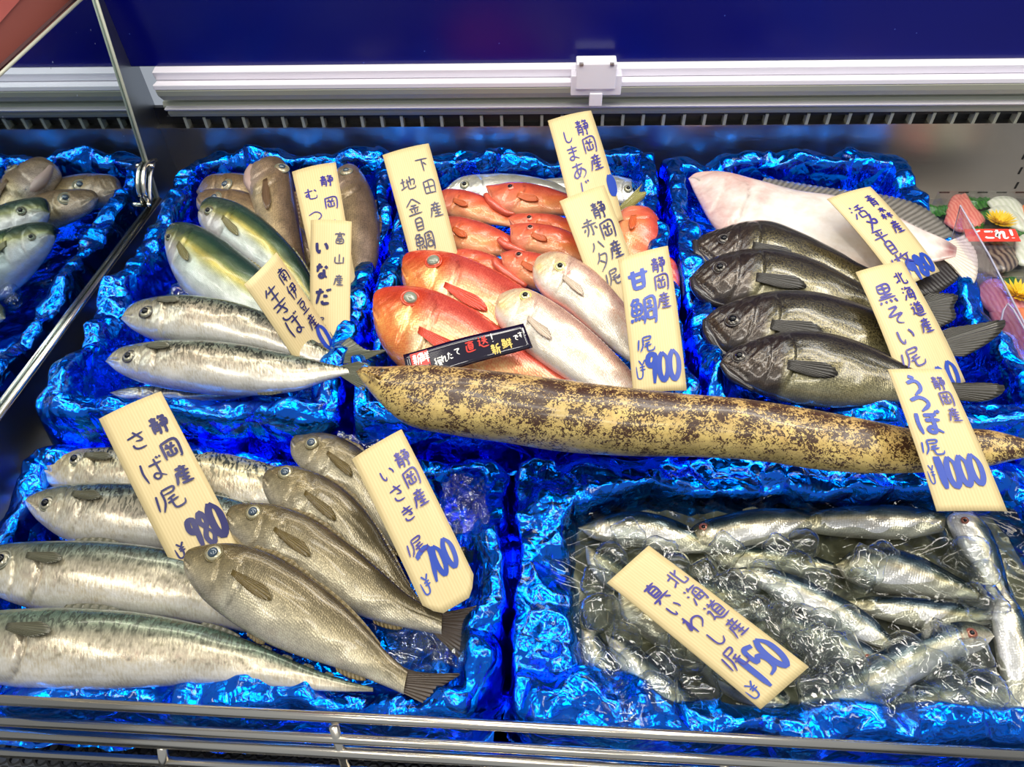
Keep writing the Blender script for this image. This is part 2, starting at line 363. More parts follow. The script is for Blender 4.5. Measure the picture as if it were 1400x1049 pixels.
# bracket at the lower rear corner of the partition
bp = PP([(0, 0)], 0)
br = tag(empty('corner_bracket', S(204, 245, XM + .004)), 'curved steel bracket clamped at the rear foot of the mirrored partition', 'bracket')
bpts = [S(*q, XM + .004) for q in catmull([(213, 219), (201, 224), (196, 240), (197, 262), (203, 277)], 14)]
child('clamp_band', MB().tube(bpts, .0032, 10).me('clamp_band'), br, M_CHROME)
bpts = [S(*q, XM + .004) for q in catmull([(210, 222), (206, 240), (205, 262), (206, 278)], 10)]
child('clamp_plate', MB().tube(bpts, .003, 10).me('clamp_plate'), br, M_STEEL)
for q in ((208, 227), (204, 280)): child('rivet', MB().tube([S(*q, XM + .0), S(*q, XM + .012)], .0035, 12).me('rivet'), br, M_CHROME)
# brown counter side beyond the partition
def leather():
    m = mat('brown_panel', (96, 44, 40), .45); k = N(m); g = k.n('ShaderNodeNewGeometry').outputs['Position']
    n = k.n('ShaderNodeTexNoise', {'Vector': g, 'Scale': 9., 'Detail': 5.}).outputs['Fac']
    k.set('Base Color', k.mix(n, L4((150, 66, 60)), L4((200, 110, 98)))); return m
M_BROWN = leather()
a = [P(-160, 260, .15), P(-160, -60, .15), P(180, -60, .15)]
XS = XL - .02
def spoly(pp, X, th):
    p = [S(*q, X) for q in pp]; n = len(p)
    return MB().add(p + [q - np.array((th, 0, 0)) for q in p], [tuple(range(n)), tuple(range(n, 2 * n))[::-1]] + [(i, n + i, n + (i + 1) % n, (i + 1) % n) for i in range(n)])
bc = tag(empty('brown_counter', S(20, 20, XS)), 'reddish brown panelled counter beyond the mirrored partition', 'counter')
child('front_band', spoly([(-90, 195), (160, -40), (60, -60), (-120, 110)], XS, .01).me('front_band'), bc, mat('dark_brown_edge', (150, 84, 74), .4), False)
child('side_panel', spoly([(-140, 190), (80, -60), (-60, -140), (-260, 60)], XS + .004, .012).me('side_panel'), bc, M_BROWN, False)
# ---------------------------------------------------------------- guard rails and front grille
gd = tag(empty('guard_rail', P(700, 1000, 0)), 'stainless guard rail of thin parallel rods along the front of the case', 'rail')
RZ = [(-40, 955.5, 1440, 1035, .026, .0042), (-40, 984, 1440, 1066, .006, .0042), (-40, 1001, 1440, 1085, -.006, .0052), (-40, 1027, 1440, 1110, -.03, .004)]
for x0, y0, x1, y1, z, r in RZ:
    mid = ((x0 + x1) / 2, (y0 + y1) / 2 - 2)
    child('rod', MB().tube([P(x0, y0, z), P(*mid, z), P(x1, y1, z)], r, 16).me('rod'), gd, M_CHROME)
for a, b, z0, z1 in (((456, 992), (476, 1060), .018, -.03), ((222, 1021), (226, 1062), -.01, -.05), ((988, 1040), (1004, 1100), -.0, -.04)):
    child('post', MB().tube([P(*a, z0), P(*b, z1)], .0042, 12).me('post'), gd, M_CHROME)
fg = tag(empty('front_grate', P(200, 1040, -.08)), 'black perforated drain grate below the guard rods', 'grate')
mb = MB(); cell = .0125
x0g, y0g = -.62, .03
for i in range(92):
    for j in range(19):
        ccx = x0g + (i + .5 * (j % 2)) * cell; ccy = y0g + j * cell * .95
        k = len(mb.v); out = []; inn = []
        for q in range(8):
            t = math.pi / 8 + q * math.pi / 4; out.append((ccx + .5 * cell / math.cos(math.pi / 8) * math.cos(t), ccy + .475 * cell / math.cos(math.pi / 8) * math.sin(t), -.085))
            inn.append((ccx + .4 * cell * math.cos(t), ccy + .33 * cell * math.sin(t), -.085))
        low = [(p[0], p[1], -.089) for p in inn]
        mb.add(out + inn + low, [(q, (q + 1) % 8, 8 + (q + 1) % 8, 8 + q) for q in range(8)] + [(8 + q, 8 + (q + 1) % 8, 16 + (q + 1) % 8, 16 + q) for q in range(8)])
o = child('perforated_plate', mb.me('perforated_plate'), fg, M_BLACK, False)
child('grate_edge', MB().box((-.62, .236, -.10), (.75, .244, -.075)).me('grate_edge'), fg, M_DARKSTEEL, False)
# ---------------------------------------------------------------- foil lined trays
def foil_tray(label, x0, x1, y0, y1, zr, depth, seed, lip=.03, amp=1.0, rad=.03, skirt=.085, bulge=None, sk=.02, res=.0018):
    nx, ny = int((x1 - x0 + 2 * .012) / res), int((y1 - y0 + 2 * .012) / res)
    X, Y = np.meshgrid(np.linspace(x0 - .012, x1 + .012, nx), np.linspace(y0 - .012, y1 + .012, ny), indexing='ij')
    cx, cy, hx, hy = (x0 + x1) / 2, (y0 + y1) / 2, (x1 - x0) / 2, (y1 - y0) / 2
    qx = np.abs(X - cx) - hx + rad; qy = np.abs(Y - cy) - hy + rad
    d = -(np.minimum(np.maximum(qx, qy), 0) + np.hypot(np.maximum(qx, 0), np.maximum(qy, 0)) - rad)   # positive inside
    d = d + .006 * noise1(X, Y, .16, seed) + .006 * facet(X, Y, .05, seed + 5)
    lp = lip * np.ones_like(X)
    if bulge is not None: lp = lp + bulge(X, Y)
    Z = zr - skirt * (1 - sst(-.012, .006, d)) - depth * sst(lp, lp + .026, d)
    t = np.clip((d - .004) / lp, 0, 1); Z += .003 * np.sin(t * math.pi)
    Z += amp * (.030 * facet(X, Y, .07, seed + 1) + .018 * facet(X, Y, .030, seed + 2) + .0055 * facet(X, Y, .013, seed + 3) + .0012 * facet(X, Y, .006, seed + 12)) * np.where(d > lp + .03, .35, 1)
    Z += amp * .004 * np.abs(facet(X, Y, .05, seed + 9)) * 2
    Z = np.maximum(Z, -.060)
    Xd = X + amp * (.012 * facet(X, Y, .04, seed + 6) + .004 * facet(X, Y, .016, seed + 7)); Yd = Y + amp * (.012 * facet(X, Y, .045, seed + 8) + .004 * facet(X, Y, .017, seed + 4))
    V = np.stack([Xd, Yd, Z], -1)
    o = link('foil_tray', fastmesh('foil_tray', V, grid_faces(nx, ny)), None, M_FOIL, True)
    return tag(o, label, 'tray', 'blue foil lined fish trays')
YF, YR = .497, 1.036
foil_tray('blue foil lined tray holding yellowtails and mackerels by the mirrored partition', -.565, -.219, YF, YR, .036, .07, 11, .026)
foil_tray('blue foil lined tray holding the red fish and tilefish', -.213, .170, YF, YR, .036, .07, 23, .024)
foil_tray('blue foil lined tray holding dark rockfish and the pale flounder', .178, .550, YF, YR, .030, .064, 37, .028, .85)
foil_tray('blue foil lined tray holding mackerels and grunts behind the guard rail', -.575, -.035, .203, .487, -.006, .053, 41, .024)
foil_tray('blue foil lined tray of sardines in ice water', -.027, .53, .194, .487, -.008, .051, 59, .026, 1.0, bulge=lambda X, Y: .03 * sst(.40, .47, Y) + .026 * (1 - sst(.06, .12, X)))
# ================================================================ fish
def colfield(s, v, stops, head=None, sg=.25):
    def pw(st):
        xs = [q[0] for q in st]; out = np.zeros(s.shape + (4,))
        for k in range(3):
            out[..., k] = np.interp(v, xs, [lin(q[1])[k] for q in st])
        out[..., 3] = np.interp(v, xs, [q[2] if len(q) > 2 else 0 for q in st]); return out
    c = pw(stops)
    if head:
        h = pw(head); m = (1 - sst(sg - .02, sg + .02, s))[..., None]; c = c * (1 - m) + h * m
    return c
def patch(c, s, v, s0, v0, rs, rv, rgb, k=1., rot=0.):
    ds, dv = s - s0, v - v0; a = ds * math.cos(rot) + dv * .3 * math.sin(rot); b = dv * math.cos(rot) - ds / .3 * math.sin(rot)
    w = np.exp(-((a / rs) ** 2 + (b / rv) ** 2))[..., None] * k
    c[..., :3] = c[..., :3] * (1 - w) + lin(rgb) * w
SP = {}
def species(k, **d): SP[k] = d
species('mackerel', th=.78, m=skin('mackerel', .4, .27, 0, dark=(58, 62, 52), pat='mackerel'),
    body=[(0, (52, 78, 84), .9), (.10, (76, 98, 98), 1), (.24, (122, 130, 114), 1), (.38, (176, 168, 146), .8), (.6, (204, 192, 172), .3), (.85, (226, 220, 208), 0), (1, (214, 212, 208), 0)],
    head=[(0, (66, 84, 84)), (.3, (140, 138, 116)), (.5, (200, 190, 166)), (1, (226, 222, 214))], sg=.22, g=(.205, .05, .0022), g2=(.15, .035, .0012), mouth=(.45, .62, .095, .0030), lat=.0,
    fin=finmat('mackerel', (70, 72, 56), (112, 108, 84)), tailm=finmat('mackerel_tail', (60, 70, 58), (104, 104, 80)), iris=((110, 110, 92), (176, 168, 140), (50, 52, 46)), eyer=.021,
    pec=(.225, .30, .10, .18, .045), fins=[(.30, .42, 0, .10, 6, 0), (.60, .69, 0, .08, 6, 0), (.62, .72, 1, .07, 6, 0), (.74, .765, 0, .05, 3, 0), (.79, .815, 0, .05, 3, 0), (.84, .865, 0, .05, 3, 0), (.89, .91, 0, .05, 3, 0)])
species('grunt', th=.52, m=skin('grunt', .4, .27, 520, (1, .8), scol=.22),
    body=[(0, (84, 72, 48)), (.22, (104, 92, 64)), (.42, (134, 122, 92)), (.62, (170, 160, 132)), (.85, (190, 182, 160)), (1, (172, 166, 154))],
    head=[(0, (90, 78, 46)), (.35, (126, 112, 78)), (.65, (158, 146, 116)), (1, (166, 158, 142))], sg=.25, g=(.245, .055, .0020), g2=(.17, .035, .0012), mouth=(.38, .60, .075, .0032), lat=.28,
    fin=finmat('grunt', (78, 66, 34), (142, 120, 64)), tailm=finmat('grunt_tail', (52, 40, 30), (84, 68, 50)), iris=((176, 166, 128), (206, 198, 160), (92, 84, 60)), eyer=.03,
    pec=(.27, .42, .17, .20, .035), fins=[(.28, .55, 0, .07, 12, 1), (.55, .86, 0, .06, 12, 0), (.72, .84, 1, .09, 7, 0), (.36, .44, 1, .08, 5, 0)])
species('yellowtail', th=.72, m=skin('yellowtail', .25, .24, 800, (1, .6), scol=.1),
    body=[(0, (26, 46, 50)), (.22, (40, 66, 50)), (.38, (84, 96, 46)), (.46, (168, 154, 66)), (.53, (150, 150, 92)), (.62, (176, 184, 168)), (1, (206, 212, 214))],
    head=[(0, (30, 48, 48)), (.35, (62, 78, 58)), (.5, (140, 138, 84)), (.7, (196, 190, 184)), (1, (208, 206, 208))], sg=.25, g=(.22, .045, .002), g2=(.15, .03, .001), mouth=(.5, .66, .10, .0016), lat=.0,
    fin=finmat('yellowtail', (98, 94, 56), (142, 134, 84)), tailm=finmat('yellowtail_tail', (90, 86, 50), (130, 120, 60)), iris=((92, 100, 84), (150, 150, 120), (40, 46, 40)), eyer=.018,
    pec=(.245, .56, .12, .35, .05), fins=[(.5, .8, 0, .05, 14, 0)])
species('gnomefish', th=.66, m=skin('gnomefish', .25, .34, 480, (1, .7), scol=.35),
    body=[(0, (84, 66, 52)), (.3, (120, 98, 74)), (.6, (160, 138, 100)), (1, (176, 160, 130))], head=[(0, (86, 68, 56)), (.5, (138, 116, 92)), (1, (184, 164, 150))], sg=.25, g=(.25, .045, .003), g2=(.18, .03, .0015), mouth=(.55, .8, .13, .0035), lat=.25,
    fin=finmat('gnomefish', (84, 62, 40), (128, 100, 70)), tailm=finmat('gnomefish_tail', (70, 52, 36), (110, 86, 60)), iris=((196, 180, 140), (140, 130, 110), (70, 60, 50)), eyer=.035,
    pec=(.27, .55, .15, .25, .05), fins=[(.32, .5, 0, .06, 8, 1)])
species('alfonsino', th=.5, m=skin('alfonsino', .35, .25, 360, (1, .8), scol=.3),
    body=[(0, (206, 58, 44)), (.22, (214, 84, 66)), (.45, (230, 140, 100)), (.65, (242, 178, 122)), (1, (240, 170, 120))],
    head=[(0, (208, 52, 34)), (.3, (220, 78, 40)), (.6, (232, 118, 58)), (1, (234, 136, 70))], sg=.27, g=(.28, .04, .0034), g2=(.20, .03, .002), mouth=(.55, .75, .10, .003), lat=.0,
    fin=finmat('alfonsino', (196, 44, 30), (236, 92, 56)), tailm=finmat('alfonsino_tail', (196, 44, 30), (236, 92, 56)), iris=((214, 84, 48), (236, 130, 86), (200, 70, 44)), eyer=.06,
    pec=(.29, .62, .2, .12, .035), fins=[(.40, .62, 0, .05, 9, 1)], patches=[(.225, .56, .045, .13, (255, 222, 140), .9, .0), (.30, .70, .03, .1, (255, 236, 190), .7, 0), (.12, .75, .05, .12, (250, 170, 90), .6, 0)])
species('tilefish', th=.56, m=skin('tilefish', .25, .27, 520, (1, .7), scol=.3),
    body=[(0, (158, 116, 104)), (.14, (186, 144, 126)), (.35, (222, 186, 164)), (.55, (236, 210, 190)), (.7, (226, 214, 194)), (1, (232, 224, 206))],
    head=[(0, (206, 162, 134)), (.35, (226, 196, 152)), (.65, (234, 214, 186)), (1, (234, 226, 212))], sg=.25, g=(.25, .03, .0026), g2=(.17, .02, .0012), mouth=(.5, .72, .06, .0022), lat=.0,
    fin=finmat('tilefish', (206, 186, 166), (230, 212, 190)), tailm=finmat('tilefish_tail', (200, 170, 140), (226, 190, 140)), iris=((214, 206, 140), (226, 220, 180), (150, 150, 100)), eyer=.026,
    pec=(.27, .62, .16, .2, .035), fins=[(.30, .88, 0, .03, 24, 0)], patches=[(.10, .62, .05, .16, (240, 196, 90), .6, 0), (.5, .42, .04, .1, (236, 178, 84), .6, 0)])
species('grouper', th=.6, m=skin('grouper', .1, .22, 420, (1, .8), scol=.12),
    body=[(0, (150, 52, 44)), (.2, (198, 72, 54)), (.45, (226, 106, 62)), (.7, (236, 142, 84)), (1, (232, 158, 116))],
    head=[(0, (170, 60, 48)), (.3, (212, 88, 62)), (.6, (226, 112, 74)), (1, (226, 140, 108))], sg=.3, g=(.28, .05, .0026), g2=(.19, .03, .0014), mouth=(.62, .86, .12, .003), lat=.0,
    fin=finmat('grouper', (190, 66, 40), (232, 128, 60)), tailm=finmat('grouper_tail', (190, 66, 40), (232, 128, 60)), iris=((214, 128, 100), (180, 100, 80), (120, 50, 40)), eyer=.026,
    pec=(.30, .6, .16, .25, .06), fins=[(.30, .6, 0, .06, 10, 1)])
species('jack', th=.42, m=skin('jack', .5, .22, 480, (1, .7), scol=.1),
    body=[(0, (150, 150, 138)), (.3, (196, 196, 180)), (1, (226, 226, 222))], head=[(0, (160, 156, 140)), (.4, (206, 204, 184)), (1, (230, 230, 228))], sg=.25, g=(.25, .04, .002), g2=(.17, .03, .001), mouth=(.55, .7, .06, .0016), lat=.3,
    fin=finmat('jack', (160, 158, 110), (190, 184, 130)), tailm=finmat('jack_tail', (120, 120, 60), (168, 160, 84)), iris=((180, 176, 130), (206, 200, 170), (60, 60, 50)), eyer=.026,
    pec=(.27, .55, .2, .2, .04), fins=[])
species('rockfish', th=.58, m=skin('rockfish', .3, .22, 460, (1, .8), dark=(18, 16, 12), pat='speckle', scol=.3, coat=.9),
    body=[(0, (38, 32, 30), .4), (.18, (50, 44, 34), .9), (.4, (78, 70, 44), 1.), (.62, (116, 106, 70), .85), (.85, (138, 132, 100), .4), (1, (130, 126, 106), .1)],
    head=[(0, (36, 30, 26), .5), (.35, (58, 46, 32), .8), (.65, (70, 56, 42), .5), (1, (74, 68, 64), .1)], sg=.29, g=(.28, .05, .004), g2=(.20, .035, .0025), mouth=(.55, .9, .15, .004), lat=.3,
    fin=finmat('rockfish', (22, 20, 16), (52, 46, 34)), tailm=finmat('rockfish_tail', (20, 19, 15), (60, 54, 38)), iris=((50, 44, 38), (84, 76, 64), (24, 22, 20)), eyer=.034,
    pec=(.30, .66, .2, .12, .06), fins=[(.26, .56, 0, .035, 12, 1), (.58, .85, 0, .05, 11, 0)], rough=.0016)
species('flounder', th=.26, m=skin('flounder', .0, .26, 0),
    body=[(0, (208, 180, 168)), (.08, (222, 206, 196)), (.3, (226, 216, 204)), (.6, (230, 222, 210)), (1, (210, 186, 172))], head=[(0, (220, 170, 160)), (.5, (228, 208, 196)), (1, (216, 176, 166))], sg=.25, g=(.20, .05, .003), g2=(.13, .03, .0015), mouth=(.35, .5, .06, .002), lat=.5,
    fin=finmat('flounder', (70, 66, 58), (150, 144, 134)), tailm=finmat('flounder_tail', (206, 192, 170), (232, 220, 200)), iris=None, eyer=.02, pec=None, fins=[])
species('moray', th=.86, m=skin('moray', .0, .3, 0, dark=(66, 40, 22), pat='moray', coat=.35),
    body=[(0, (170, 136, 84), .66), (.2, (190, 156, 94), .70), (.5, (206, 174, 104), .64), (.8, (202, 172, 100), .48), (1, (180, 158, 96), .3)], head=None, sg=.0, g=None, g2=None, mouth=(.45, .55, .05, .002), lat=0,
    fin=None, tailm=None, iris=((190, 190, 170), (120, 110, 90), (60, 50, 40)), eyer=.008, pec=None, fins=[])
species('sardine', th=.6, m=skin('sardine', .5, .24, 420, (1, .9), scol=.2, coat=.6),
    body=[(0, (10, 24, 36)), (.22, (20, 42, 58)), (.34, (58, 78, 86)), (.42, (130, 134, 122)), (.48, (226, 212, 176)), (.6, (206, 204, 196)), (1, (214, 214, 214))],
    head=[(0, (30, 38, 36)), (.3, (90, 92, 76)), (.5, (196, 186, 160)), (1, (206, 202, 196))], sg=.2, g=(.2, .03, .0018), g2=(.14, .02, .001), mouth=(.45, .6, .07, .0014), lat=.0,
    fin=finmat('sardine', (120, 122, 110), (180, 176, 160)), tailm=finmat('sardine_tail', (60, 62, 50), (120, 112, 88)), iris=((150, 84, 62), (170, 110, 84), (90, 50, 40)), eyer=.026,
    pec=None, fins=[(.45, .56, 0, .12, 6, 0)])
def fin_mesh(name, rootp, tipp, nrm, rays, depth=7, wave=.0006, th=.0005):
    nr = rays * 4 + 1; r = catmull(rootp, nr) if len(rootp) > 1 else np.repeat(np.array(rootp, float), nr, 0); t = catmull(tipp, nr)
    k = np.linspace(0, 1, depth)[None, :, None]; g = r[:, None] * (1 - k) + t[:, None] * k
    w = np.cos(np.linspace(0, rays * 2 * math.pi, nr))[:, None, None] * wave * (.3 + k)
    top = g + np.array(nrm) * (w + th); botm = g + np.array(nrm) * (w - th)
    n = nr * depth; V = np.concatenate([top.reshape(-1, 3), botm.reshape(-1, 3)]); f = grid_faces(nr, depth); F2 = f[:, ::-1] + n
    edge = []
    per = [(i, 0) for i in range(nr)] + [(nr - 1, j) for j in range(1, depth)] + [(i, depth - 1) for i in range(nr - 2, -1, -1)] + [(0, j) for j in range(depth - 2, 0, -1)]
    ids = [a * depth + b for a, b in per]
    for a, b in zip(ids, ids[1:] + ids[:1]): edge.append((b, a, a + n, b + n))
    me = fastmesh(name, V, np.concatenate([f, F2, np.array(edge)]))
    uv = np.stack(np.broadcast_arrays(np.linspace(0, rays, nr)[:, None], np.linspace(0, 1, depth)[None]), -1).reshape(-1, 2)
    setuv(me, np.concatenate([uv, uv])); return me
def dome(name, c, n, r, h, ring=None, seg=24, rows=7, sx=1.0, ax=None):
    n = nz(n); a = nz(np.cross(n, (0, 0, 1)) if ax is None else ax - n * np.dot(ax, n)); b = np.cross(n, a); V = [c + n * h]; col = [0]
    for i in range(1, rows + 1):
        q = i / rows * math.pi / 2
        for k in range(seg):
            t = 2 * math.pi * k / seg; V.append(c + n * h * math.cos(q) + r * math.sin(q) * (sx * math.cos(t) * a + math.sin(t) * b)); col.append(math.sin(q))
    f = [(0, 1 + k, 1 + (k + 1) % seg) for k in range(seg)]
    for i in range(rows - 1):
        for k in range(seg):
            p = 1 + i * seg; f.append((p + k, p + seg + k, p + seg + (k + 1) % seg, p + (k + 1) % seg))
    me = pymesh(name, V, f)
    if ring:
        cc = np.array(col); o = np.ones((len(V), 4))
        for k in range(3): o[:, k] = np.interp(cc, [0, .55, .62, .85, 1], [lin(ring[0])[k], lin(ring[0])[k], lin(ring[1])[k], lin(ring[0])[k], lin(ring[2])[k]])
        setcol(me, o)
    return me
def fish(kind, name, label, D, V, z, tilt=18, eye=None, er=None, tail=None, cat='fish', group=None, pec=True, th=None, ns=110, nphi=72, seed=0,
         jaw=None, fins=True, dz=0., up=0., pupil=.5, extra=None, gill=True, ptype=None, lens=None, side=1):
    sp = SP[kind]; rng = np.random.RandomState(seed + 5)
    allp = np.array(list(D) + list(V), float); c = allp.mean(0); tr = math.radians(tilt)
    n = nz((0, -math.sin(tr), math.cos(tr)))
    p0 = P(c[0], c[1], z)
    dirn = P(*D[-1], z) - P(*D[0], z); dirn[2] = 0
    if dz:                                       # rise towards the tail
        e = nz(dirn); n = nz(n - math.sin(math.radians(dz)) * e)
    st = np.linspace(0, 1, ns) ** 1.45
    Dw = onplane(catmull(D, st), p0, n); Vw = onplane(catmull(V, st), p0, n)
    Cn = (Dw + Vw) / 2; hw = (Dw - Vw) / 2; wd = np.linalg.norm(hw, axis=1)
    kk = 9; ws = np.convolve(np.pad(wd, kk, mode='edge'), np.ones(2 * kk + 1) / (2 * kk + 1), 'valid'); ws = np.minimum(ws, np.maximum(wd * 1.15, wd + .0))
    T = (th or sp['th']) * ws * (.72 + .28 * np.sin(np.clip(st * 1.25, 0, 1) * math.pi))
    phi = np.linspace(0, 2 * math.pi, nphi, endpoint=False)
    cph, sph = np.cos(phi), np.sin(phi); sgnp = np.sign(sph) * np.abs(sph) ** .85
    L = np.linalg.norm(np.diff(Cn, axis=0), axis=1).sum()
    s = np.broadcast_to(st[:, None], (ns, nphi)); v = np.broadcast_to(((1 - cph) / 2)[None], (ns, nphi)); vis = np.maximum(sph, 0)[None] ** .6
    disp = np.zeros((ns, nphi)); sc_ = L / .3
    if sp['g'] and gill:
        for (g0, gb, e) in (sp['g'], sp['g2']):
            sg = g0 + gb * np.sin(np.clip(v * .95, 0, 1) * math.pi); x = s - sg
            disp += e * 1.1 * sc_ * sst(-.10, -.004, x) * (1 - sst(-.003, .006, x)) * sst(.06, .3, v) * (1 - sst(.85, 1, v))
            disp -= e * .7 * sc_ * np.exp(-((x - .007) / .006) ** 2) * sst(.1, .25, v)
    dark = np.zeros((ns, nphi))
    if sp['g'] and gill:
        for (g0, gb, e), kk_ in ((sp['g'], .8), (sp['g2'], .4)):
            sg = g0 + gb * np.sin(np.clip(v * .95, 0, 1) * math.pi); dark = np.maximum(dark, kk_ * np.exp(-((s - sg - .006) / .0045) ** 2) * sst(.12, .3, v) * (1 - sst(.8, .95, v)))
    if sp['mouth']:
        va, vb, ml, dp = sp['mouth']; vl = va + (vb - va) * np.clip(s / ml, 0, 1)
        gm = np.exp(-((v - vl) / .035) ** 2) * (s < ml); disp -= dp * sc_ * gm * sst(0, .02, s); dark = np.maximum(dark, gm)
        disp += dp * .7 * sc_ * np.exp(-((v - vl - .09) / .06) ** 2) * (1 - sst(ml * .9, ml * 1.15, s)) * sst(0, .03, s)
    if kind != 'moray': disp += sp.get('rough', .0006) * sc_ * (1 - sst(.25, .33, s)) * (noise1(s, v * .3, .06, seed + 2.) + noise1(s, v * .3, .025, seed + 7.) * .5) * vis
    disp += .0011 * noise1(s, v * .4, .3, seed + 1.) * vis
    if sp['lat']: disp -= .0008 * np.exp(-((v - sp['lat'] - .1 * s) / .012) ** 2) * sst(.28, .32, s)
    pos = Cn[:, None] + hw[:, None] * cph[None, :, None] + n * (T[:, None] * sgnp[None] + disp * vis * np.minimum(1, (T / max(T.max() * .35, 1e-6)))[:, None])[..., None]
    mid0 = pos[0].mean(0); pos[0] = mid0
    rt = empty(name, pos.reshape(-1, 3).mean(0) * (1, 1, 0) + (0, 0, pos[..., 2].min()))
    tag(rt, label, cat, group)
    tailcap = Cn[-1]
    Vx = np.concatenate([pos.reshape(-1, 3), [tailcap]])
    q = grid_faces(ns, nphi, True)
    a_, b_ = ns // 2, nphi // 4; nn_ = np.cross(pos[a_ + 1, b_] - pos[a_, b_], pos[a_, b_ + 1] - pos[a_, b_])
    me = fastmesh('body', Vx, q if nn_ @ n > 0 else q[:, ::-1])
    cc = colfield(s, v, sp['body'], sp['head'], sp['sg'] + .05 * 0)
    for pt in sp.get('patches', []) + (extra or []): patch(cc, s, v, *pt)
    cc[..., :3] *= (1 + .16 * noise1(s, v * .4, .22, seed + 3.))[..., None]
    cc[..., :3] *= (1 - .55 * dark)[..., None]
    if kind == 'mackerel' and ptype == 'spots':
        cc[..., 3] *= .7; cc[..., 3] *= 1 - sst(.25, .42, v)
        for i in range(16): patch(cc, s, v, .27 + i * .036, .31 + .012 * math.sin(i * 2), .0065, .024, (50, 52, 36), 1.)
        for i in range(120): patch(cc, s, v, .26 + rng.rand() * .5, .38 + rng.rand() * .30, .0042, .018, (104, 98, 70), .6)
    if kind == 'sardine':
        for i in range(9): patch(cc, s, v, .25 + i * .06, .46 + .01 * math.sin(i * 3), .007, .03, (40, 44, 50), .5)
    if kind == 'moray':
        cc[..., 3] = np.clip(cc[..., 3] + .24 * np.sin(s * 120 + 2.2 * np.sin(s * 37) + 3 * v) * sst(.06, .2, s) * (1 - sst(.75, .95, v)) - .15 * (1 - sst(.0, .16, s)), 0, 1)
    allc = np.concatenate([np.clip(cc, 0, 1).reshape(-1, 4), [cc[-1, 0]]]); setcol(me, allc)
    cl = np.r_[0, np.cumsum(np.linalg.norm(np.diff(Cn, axis=0), axis=1))]
    uv = np.stack([np.broadcast_to(cl[:, None], (ns, nphi)), (wd[:, None] * (phi[None] if True else 0)) * 1.0], -1).reshape(-1, 2) + rng.rand(2)
    setuv(me, np.concatenate([uv, uv[-1:]])); child('body', me, rt, sp['m'])
    half = nphi // 2
    def surf(u, vv, off=0.):
        i = np.interp(u, st, np.arange(ns)); j = math.acos(max(-1, min(1, 1 - 2 * vv))) / (2 * math.pi) * nphi
        i0 = int(min(i, ns - 2)); j0 = int(min(j, half - 1)); fi, fj = i - i0, j - j0
        g = lambda a, b: pos[a, b]
        p = g(i0, j0) * (1 - fi) * (1 - fj) + g(i0 + 1, j0) * fi * (1 - fj) + g(i0, j0 + 1) * (1 - fi) * fj + g(i0 + 1, j0 + 1) * fi * fj
        du = pos[i0 + 1, j0] - pos[i0, j0]; dv = pos[i0, j0 + 1] - pos[i0, j0]; nn = np.cross(dv, du)
        nn = nn if np.dot(nn, n) > 0 else -nn; nn = nz(nn + 1e-9 * n); return p + nn * off, nn
    if eye is not None and sp['iris']:
        pr = toPx(pos[:, 2:half - 1].reshape(-1, 3)); k = np.argmin(((pr - np.array(eye[:2])) ** 2).sum(1)); i, j = divmod(k, half - 3); j += 2
        depth = (pos[i, j] - CAM) @ R_WC[:, 2]; r = eye[2] * depth / F
        pc, pn = surf(st[i], (1 - math.cos(phi[j])) / 2); pn = nz(pn * .5 + n * .5)
        e1 = child('eye', dome('eye', pc - pn * r * .12, pn, r, r * .50, sp['iris'], ax=dirn), rt, M_IRIS)
        ring = MB(); rr = [pc + pn * r * .02 + r * 1.02 * (math.cos(t) * nz(np.cross(pn, (0, 0, 1))) + math.sin(t) * np.cross(pn, nz(np.cross(pn, (0, 0, 1))))) for t in np.linspace(0, 2 * math.pi, 25)]
        child('eye_rim', ring.tube(rr, r * .12, 8, False).me('eye_rim'), rt, lens[1] if lens and lens[1] else sp['fin'] or sp['m'])
        pp = dome('pupil', pc + pn * r * (.40 * math.cos(math.asin(min(pupil, .95))) - .08 + .06), pn, r * pupil, r * (.34 - .20 * pupil * 0), ax=dirn)
        pp.transform(Matrix.Translation(-rt.location)); link('pupil', pp, e1, lens[0] if lens else EYE_CLEAR)
    if pec and sp['pec']:
        u0, v0, ln, dv, wdv = sp['pec']; nr = 9; R = []; Tt = []
        W = lambda u: np.interp(u, st, wd) * 2
        for a in np.linspace(-1, 1, nr):
            R.append(surf(u0, v0 + a * wdv, .0012)[0]); l = ln * (1 - .38 * abs(a) ** 1.5 - .12 * a)
            ang = dv + a * .22; u = u0 + l * math.cos(ang); vv = v0 + a * wdv * .6 + l * math.sin(ang) * L / W(u0) * .8
            Tt.append(surf(u, min(max(vv, .05), .97), .0035)[0])
        child('pectoral_fin', fin_mesh('pectoral_fin', R, Tt, n, 9, 8, .0006, .0005), rt, sp['fin'])
